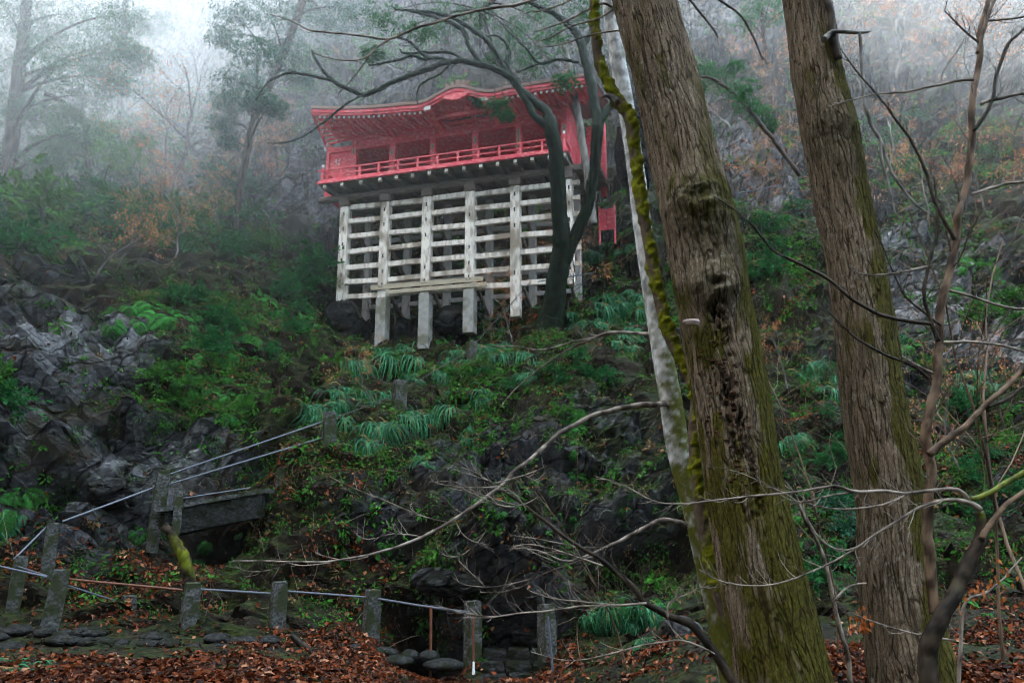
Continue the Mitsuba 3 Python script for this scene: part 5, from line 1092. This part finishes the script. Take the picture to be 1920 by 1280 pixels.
def evergreen(label, trunk, balls, d, per, ll, a, b, kind='dark', seed=0, jit=2.5, name='tree'):
    rng = np.random.default_rng(seed); t = tag(key(name), label, 'tree')
    P, R = px_path(trunk, d, 40); partc(t, 'trunk', limb(P, R, kind, 9, .1, .15, seed), 'mat_wood')
    cs = []; bs = []
    for px, py, r in balls:
        dd = d + rng.normal() * jit; c = at(px, py, dd); cs.append((c, r * depth(c) / FPX))
        i = np.argmin(np.linalg.norm(P - c - [0, 0, -1.0 * cs[-1][1]], axis=1)); q = spline(np.array([P[i], (P[i] + c) / 2 + [0, 0, .12 * np.linalg.norm(c - P[i])], c]), 10)
        V, F, _, _ = tube(q, np.linspace(R[i] * .35, .012, 10), 5); bs.append((V, F, np.broadcast_to(mixc(*BRK[kind], .4), (len(V), 3))))
    partc(t, 'crown', crown_spray(cs, rng, per, ll, a, b), 'mat_leaf', smooth=False)
    for m in bs: partc(t, 'branch', m, 'mat_wood')
G1, G2 = ((.008, .05, .018), (.05, .20, .055)), ((.008, .05, .028), (.045, .16, .085))
evergreen('soft-leaved evergreen with a thick grey trunk at the far left edge', [(-10, 560, 32), (5, 400, 30), (20, 280, 27), (30, 180, 24), (45, 60, 20), (60, -80, 12)], [(60, 40, 80), (140, 30, 70), (20, 120, 70), (120, 120, 80), (60, 200, 60), (160, 180, 60), (200, 90, 60), (10, 300, 60), (30, 420, 60), (70, 350, 50), (100, 80, 60), (180, 130, 50), (230, 30, 50), (30, 200, 55), (150, 250, 45), (220, 150, 45), (10, 20, 70), (90, 290, 45), (250, 100, 40)], 40, 2400, .15, *G1, seed=1)
evergreen('light green evergreen with layered sprays on a slanting stem at upper left', [(190, 420, 14), (170, 340, 14), (165, 250, 13), (140, 210, 12), (85, 175, 9)], [(95, 215, 38), (125, 255, 40), (190, 240, 38), (215, 275, 45), (250, 290, 34), (165, 290, 32), (90, 260, 30), (270, 260, 26), (215, 310, 30), (130, 210, 26), (110, 300, 30)], 42, 1500, .17, (.02, .09, .015), (.12, .34, .06), seed=2, jit=1.5)
evergreen('pale evergreen in the mist at the top left of the photo', [(228, 420, 11), (228, 300, 11), (226, 190, 12), (232, 60, 10), (240, -60, 8)], [(230, 30, 55), (180, 60, 50), (260, 100, 40), (290, 40, 40), (300, 170, 30)], 62, 1500, .22, *G1, seed=3)
evergreen('glossy evergreen drooping at the top centre left of the temple', [(440, 430, 12), (455, 330, 13), (470, 250, 13), (500, 170, 14), (540, 80, 15), (580, -40, 15)], [(440, 30, 55), (500, 25, 60), (570, 20, 55), (420, 70, 34), (480, 100, 50), (540, 90, 45), (450, 150, 45), (430, 190, 34), (480, 180, 36), (420, 230, 26), (430, 265, 20), (610, 40, 45), (660, 20, 50), (560, 140, 30), (510, 200, 30)], 37, 1500, .16, *G2, seed=4)
evergreen('thin-leaved evergreen hanging over the temple roof', [(1020, -260, 20), (1000, -120, 18), (960, -40, 14), (900, 20, 8)], [(720, 30, 45), (790, 60, 36), (840, 30, 46), (900, 30, 40), (960, 60, 40), (1000, 110, 34), (1040, 70, 36), (1060, 150, 26), (930, 110, 24), (1010, 20, 45), (700, 100, 26), (1100, 20, 40), (930, 195, 24), (900, 185, 18), (950, 215, 14)], 29, 1000, .13, *G1, seed=5, jit=1.)
evergreen('small evergreen with drooping sprays between the two thick trunks', [(1500, 330, 8), (1440, 250, 8), (1390, 190, 8), (1340, 150, 6), (1300, 150, 4)], [(1320, 130, 26), (1350, 145, 32), (1390, 165, 28), (1400, 195, 28), (1430, 215, 24), (1445, 235, 16), (1310, 165, 16), (1375, 125, 22)], 30, 800, .13, *G1, seed=6, jit=.8)
evergreen('misty evergreen at the top edge between the thick trunks', [(1440, 120, 9), (1430, 40, 8), (1425, -60, 6)], [(1420, 15, 36), (1460, 25, 36), (1400, 40, 26), (1450, -20, 40), (1490, 10, 26)], 44, 700, .2, *G1, seed=7)
# bare trees: prototypes placed one by one
BT = []
for i in range(4):
    a_, b_, tips = bare_tree(rq, 5.5, .07, .55, 3, ('fog', 'grey', 'dark', 'fog')[i])
    n = 520; lf = tips[rq.integers(len(tips), size=n)] + rq.normal(size=(n, 3)) * .16
    dead = leaves(lf, rdir(rq, n) * [.6, .6, .4] + [0, 0, -.6], rdir(rq, n), .10 + .04 * rq.random(n), .06, mixc((.42, .12, .03), (.78, .36, .17), rq.random(n)))
    BT.append((proto(f'trunk_{i}', a_, 'mat_wood'), proto(f'twigs_{i}', b_, 'mat_wood'), proto(f'dead_leaves_{i}', dead, 'mat_litter', False)))
a_, b_, _ = bare_tree(rq, 5.5, .022, .6, 3, 'brown', .12); BT.append((proto('trunk_4', a_, 'mat_wood'), proto('twigs_4', b_, 'mat_wood')))
BARE = [((1175, 1262), 3.6, 4, 0, 'fine bare sapling just left of the pale trunk foot'), ((1090, 1245), 2.6, 4, 0, 'small bare sapling right of the stone steps'), ((1735, 1240), 5, 4, 0, 'thin bare sapling at the foot of the many-stemmed sapling'), ((1880, 1238), 6.5, 4, 0, 'thin brown sapling rooted behind the forking stem'), ((1975, 1230), 8, 4, 0, 'thin brown sapling leaning in from the right edge'), ((1570, 1232), 4, 4, 0, 'spindly sapling in the gap between the thick trunks'), ((305, 390), 9, 0, 0, 'thin dark leafless tree standing straight in the mist at upper left'), ((330, 360), 6, 1, 1, 'misty bare tree with a few orange leaves right of the straight thin tree'), ((345, 320), 6, 2, 0, 'forked bare tree in the mist at upper left'), ((400, 330), 7, 3, 1, 'bare tree with orange leaves on the ledge left of the temple'), ((460, 330), 6, 1, 0, 'slanting bare tree left of the temple eaves'), ((230, 180), 8, 0, 0, 'faint bare tree high on the misty cliff, far left'),
        ((375, 250), 7, 2, 0, 'faint bare tree high in the mist, left of the glossy evergreen'), ((290, 330), 4, 0, 1, 'low orange-leaved sapling beneath the light green evergreen'), ((250, 410), 4, 1, 1, 'orange-leaved sapling on the ledge above the bare rocks'), ((390, 400), 4, 3, 1, 'orange-leaved sapling among dark shrubs left of the temple'), ((480, 400), 4, 0, 1, 'orange-leaved sapling nearest the temple on its left'), ((330, 480), 3, 1, 1, 'small sapling with orange leaves above the leafy bank'),
        ((180, 520), 3.2, 3, 1, 'sapling crowned with bright orange leaves over the bare rocks'), ((220, 500), 2.6, 0, 1, 'second orange-leaved sapling over the bare rocks'), ((300, 440), 3, 2, 1, 'orange-dotted sapling left of the dark shrub'), ((420, 460), 3, 0, 1, 'orange-dotted sapling right of the dark shrub'),
        ((1370, 240), 4, 1, 1, 'pinkish-leaved bare tree between the thick trunks, left one'), ((1450, 200), 5, 0, 1, 'pinkish-leaved bare tree between the thick trunks, upper one'), ((1480, 240), 5, 3, 1, 'pinkish-leaved bare tree touching the straight trunk'), ((1430, 340), 3.5, 2, 1, 'dark sapling with orange leaves between the thick trunks'), ((1400, 420), 3, 1, 1, 'sapling with orange leaves on the ledge between the thick trunks'), ((1480, 330), 3.5, 0, 1, 'orange-leaved sapling close to the straight trunk'),
        ((1620, 180), 5, 0, 1, 'bare tree on the right cliff just right of the straight trunk'), ((1680, 150), 6, 1, 1, 'bare tree high on the misty right cliff'), ((1760, 170), 6, 3, 1, 'bare tree on the right cliff behind the dead branch'), ((1800, 240), 5, 0, 0, 'bare tree behind the many-stemmed sapling'), ((1880, 200), 6, 2, 1, 'bare tree near the upper right corner'), ((1700, 60), 7, 0, 1, 'faint bare tree at the top edge, right'), ((1600, 60), 7, 3, 1, 'faint bare tree at the top edge beside the broken stub'), ((1820, 80), 7, 1, 1, 'faint bare tree at the top edge near the corner'),
        ((1900, 300), 5, 2, 0, 'dark ivy-clad bare tree at the right edge'), ((1660, 330), 4, 1, 1, 'bare sapling on the right cliff below the glossy bush'), ((1850, 400), 4, 0, 1, 'bare sapling on the right cliff, middle height'), ((1740, 420), 4, 3, 1, 'bare sapling above the pale rock wall'), ((1900, 450), 4, 0, 1, 'bare sapling at the right edge above the rock wall'), ((1350, 380), 3, 3, 1, 'bare sapling hugging the thick leaning trunk'),
        ((1110, 400), 2.5, 1, 0, 'pale twiggy bush at the temple corner'), ((1090, 330), 2.5, 0, 0, 'pale twiggy bush under the temple eaves on the right'), ((1010, 560), 3, 2, 1, 'twiggy bush holding dead leaves at the foot of the forked tree'), ((1060, 590), 3, 0, 1, 'twiggy bush in the undergrowth right of the forked tree'), ((1100, 540), 3, 2, 1, 'dark twiggy bush behind the strap-leaved tufts'), ((980, 600), 2.6, 1, 1, 'brown twiggy bush right of the fifth stilt'), ((740, 610), 2.6, 1, 0, 'fine twiggy bush between the second and third stilts'), ((830, 560), 2.2, 0, 0, 'fine twiggy bush between the third and fourth stilts'), ((690, 610), 2.2, 3, 0, 'fine twiggy bush at the second stilt'),
        ((960, 640), 2.2, 1, 1, 'brown twiggy bush on the upper path'), ((700, 760), 1.8, 0, 1, 'twiggy bush beside the rail right of the tall post'), ((1380, 560), 3, 2, 0, 'twiggy bush right of the lower burl'), ((1800, 880), 2.4, 1, 1, 'twiggy bush behind the forking stem at the right'), ((1880, 800), 2.6, 0, 1, 'twiggy bush at the right edge below the rock wall'), ((1480, 740), 2.2, 0, 1, 'twiggy bush with reddish leaves between the thick trunks'),
        ((780, 120), 5, 1, 0, 'bare tree on the cliff above the roof'), ((690, 100), 5, 0, 0, 'bare tree on the cliff above the left eave'), ((880, 60), 6, 3, 0, 'bare tree in the mist above the curved gable'), ((1250, 150), 5, 1, 0, 'bare tree behind the thick leaning trunk'), ((100, 330), 6, 2, 0, 'bare tree behind the far left evergreens'), ((530, 240), 5, 3, 0, 'bare tree clinging to the rock left of the roof'), ((500, 330), 4, 0, 1, 'bare sapling on the rock left of the veranda')]
for j, ((px, py), h, v, lf, lab) in enumerate(BARE):
    P = hit(px, py)[0]; N = normal_at(P[None])[0]; k = tag(key('bare_tree'), lab, 'bush' if 'bush' in lab else 'tree')
    lean = unit(np.array([0, 0, 1.]) + N * [.35, .35, 0] + rq.normal(size=3) * .12); M = pose(P - lean * .1, lean, [math.cos(j * 2.4), math.sin(j * 2.4), 0], h / 5.5)
    inst(k + '__trunk', BT[v][0], M); inst(k + '__twigs', BT[v][1], M)
    if lf: inst(k + '__dead_leaves', BT[v][2], M)
# ---------------------------------------------------------------- ground cover (uncountable)
def w_blobs(spec): return blobs(Pf, spec)
litter_w = .02 + w_blobs([(420, 1262, 520, 1), (100, 1262, 300, 1), (700, 1262, 260, 1), (230, 1060, 170, .9), (480, 930, 110, .6), (60, 1040, 90, .6), (620, 890, 60, .7), (1200, 1240, 120, .8), (1850, 1180, 180, .8), (640, 1080, 90, .5), (1000, 560, 110, .5), (1120, 470, 60, .3), (1440, 300, 140, .6), (1700, 250, 220, .5), (1480, 780, 60, .5), (1450, 540, 80, .4), (350, 690, 110, .25), (900, 1260, 200, .7), (1700, 1240, 300, .7), (800, 1230, 120, 1), (1850, 870, 150, .4)])
litter_w = litter_w * (1 - .85 * rockm) * (.12 + 1.8 * sstep(.38, .70, nz(P0, 1.3, 3, 71)))
P, N, rg = scatter(85000, 51, litter_w)
n = len(P); sz = (.04 + .12 * rg.random(n) ** 1.6) * (1 + .9 * sstep(25, 50, np.linalg.norm(P, axis=1)))
Nn = unit(N + rdir(rg, n) * .75); D_ = unit(np.cross(Nn, rdir(rg, n)))
put_l = leaves(P + N * (.015 + .05 * rg.random((n, 1))) - D_ * sz[:, None] * .5, D_, Nn, sz, sz * (.35 + .45 * rg.random(n)), mixc(mixc((.014, .005, .003), (.22, .05, .012), rg.random(n) ** 1.9), (.38, .18, .10), sstep(.86, 1, rg.random(n))), .25)
putc('fallen_leaves', put_l, 'mat_litter', False); tag('fallen_leaves', 'wet russet fallen leaves strewn over the ground', kind='stuff')
green_w = (.3 + w_blobs([(420, 640, 230, 1), (330, 420, 190, 1), (500, 760, 110, .8), (900, 700, 200, .7), (1120, 600, 130, .8), (760, 850, 150, .4), (1450, 470, 130, .7), (1750, 250, 150, .5), (1850, 760, 110, .5), (1560, 760, 160, .7), (1830, 800, 160, .8), (1060, 880, 190, .35), (1200, 1160, 110, .5), (60, 420, 160, 1), (250, 300, 250, .9), (550, 650, 90, .9), (130, 740, 60, .5)])) * (1 - .75 * rockm) * sstep(14.5, 17, S)
green_w = green_w * (.15 + 1.7 * sstep(.4, .7, nz(P0, .9, 3, 81)))
Pc, Nc, rg = scatter(20000, 52, green_w)
per = 17; n = len(Pc) * per; dist = np.repeat(np.linalg.norm(Pc, axis=1), per)
cr = np.repeat((.12 + .26 * rg.random(len(Pc)) ** 2) * (1 + .9 * sstep(24, 60, np.linalg.norm(Pc, axis=1))), per)[:, None]
off = rdir(rg, n) * rg.random((n, 1)) ** .5; Nr = np.repeat(Nc, per, 0); off += Nr * np.maximum(0, .1 - (off * Nr).sum(1, keepdims=True))
P = np.repeat(Pc, per, 0) + off * cr
sz = np.repeat(.05 + .11 * rg.random(len(Pc)) ** 1.8, per) * (.6 + .8 * rg.random(n)) * (1 + 1.2 * sstep(24, 60, dist))
Nn = unit(Nr * .6 + rdir(rg, n) * .7 + [0, 0, .4]); D_ = unit(off * .8 + rdir(rg, n) * .5 + [0, 0, -.35])
tn = np.repeat(rg.random(len(Pc)), per); c = mixc((.006, .026, .006), (.075, .23, .035), np.clip(tn * .8 + .4 * rg.random(n) - .1, 0, 1))
c = np.where(np.repeat(rg.random(len(Pc)) < .14, per)[:, None], mixc((.10, .06, .03), (.26, .16, .08), rg.random(n)), c)
asp = np.repeat(np.where(rg.random(len(Pc)) < .3, .16, .45), per)
putc('undergrowth', leaves(P, D_, Nn, sz, sz * asp, c), 'mat_leaf', False); tag('undergrowth', 'low mixed green undergrowth covering the slope', kind='stuff')
# dry stalks and thin stems hanging on the slope
P, N, rg = scatter(2600, 53, (.25 + green_w + .6 * litter_w) * sstep(13, 16, S))
ms = []
for p, nn in zip(P, N):
    l = .35 + .7 * rg.random(); d = unit(nn + rdir(rg, 1)[0] * .9 + [0, 0, .3]); q = [p]
    for _ in range(5): d = unit(d + rg.normal(size=3) * .2 + [0, 0, -.1]); q.append(q[-1] + d * l / 5)
    V, F, _, _ = tube(np.array(q), np.linspace(.006, .0025, 6), 3, cap=False)
    ms.append((V, F, np.broadcast_to(mixc((.05, .035, .025), (.26, .19, .13), rg.random()), (len(V), 3))))
putc('dry_stalks', merge(ms), 'mat_wood', False); tag('dry_stalks', 'thin dry stalks and twigs sticking out of the slope', kind='stuff')

scene['haze'] = {'type': 'cube', 'to_world': T().translate(((HAZE_LO + HAZE_HI) / 2).tolist()).scale(((HAZE_HI - HAZE_LO) / 2).tolist()), 'bsdf': {'type': 'null'}, 'interior': {'type': 'ref', 'id': 'misty_air'}}
tag('haze', 'pale mist drifting in front of the upper cliffs', kind='stuff')
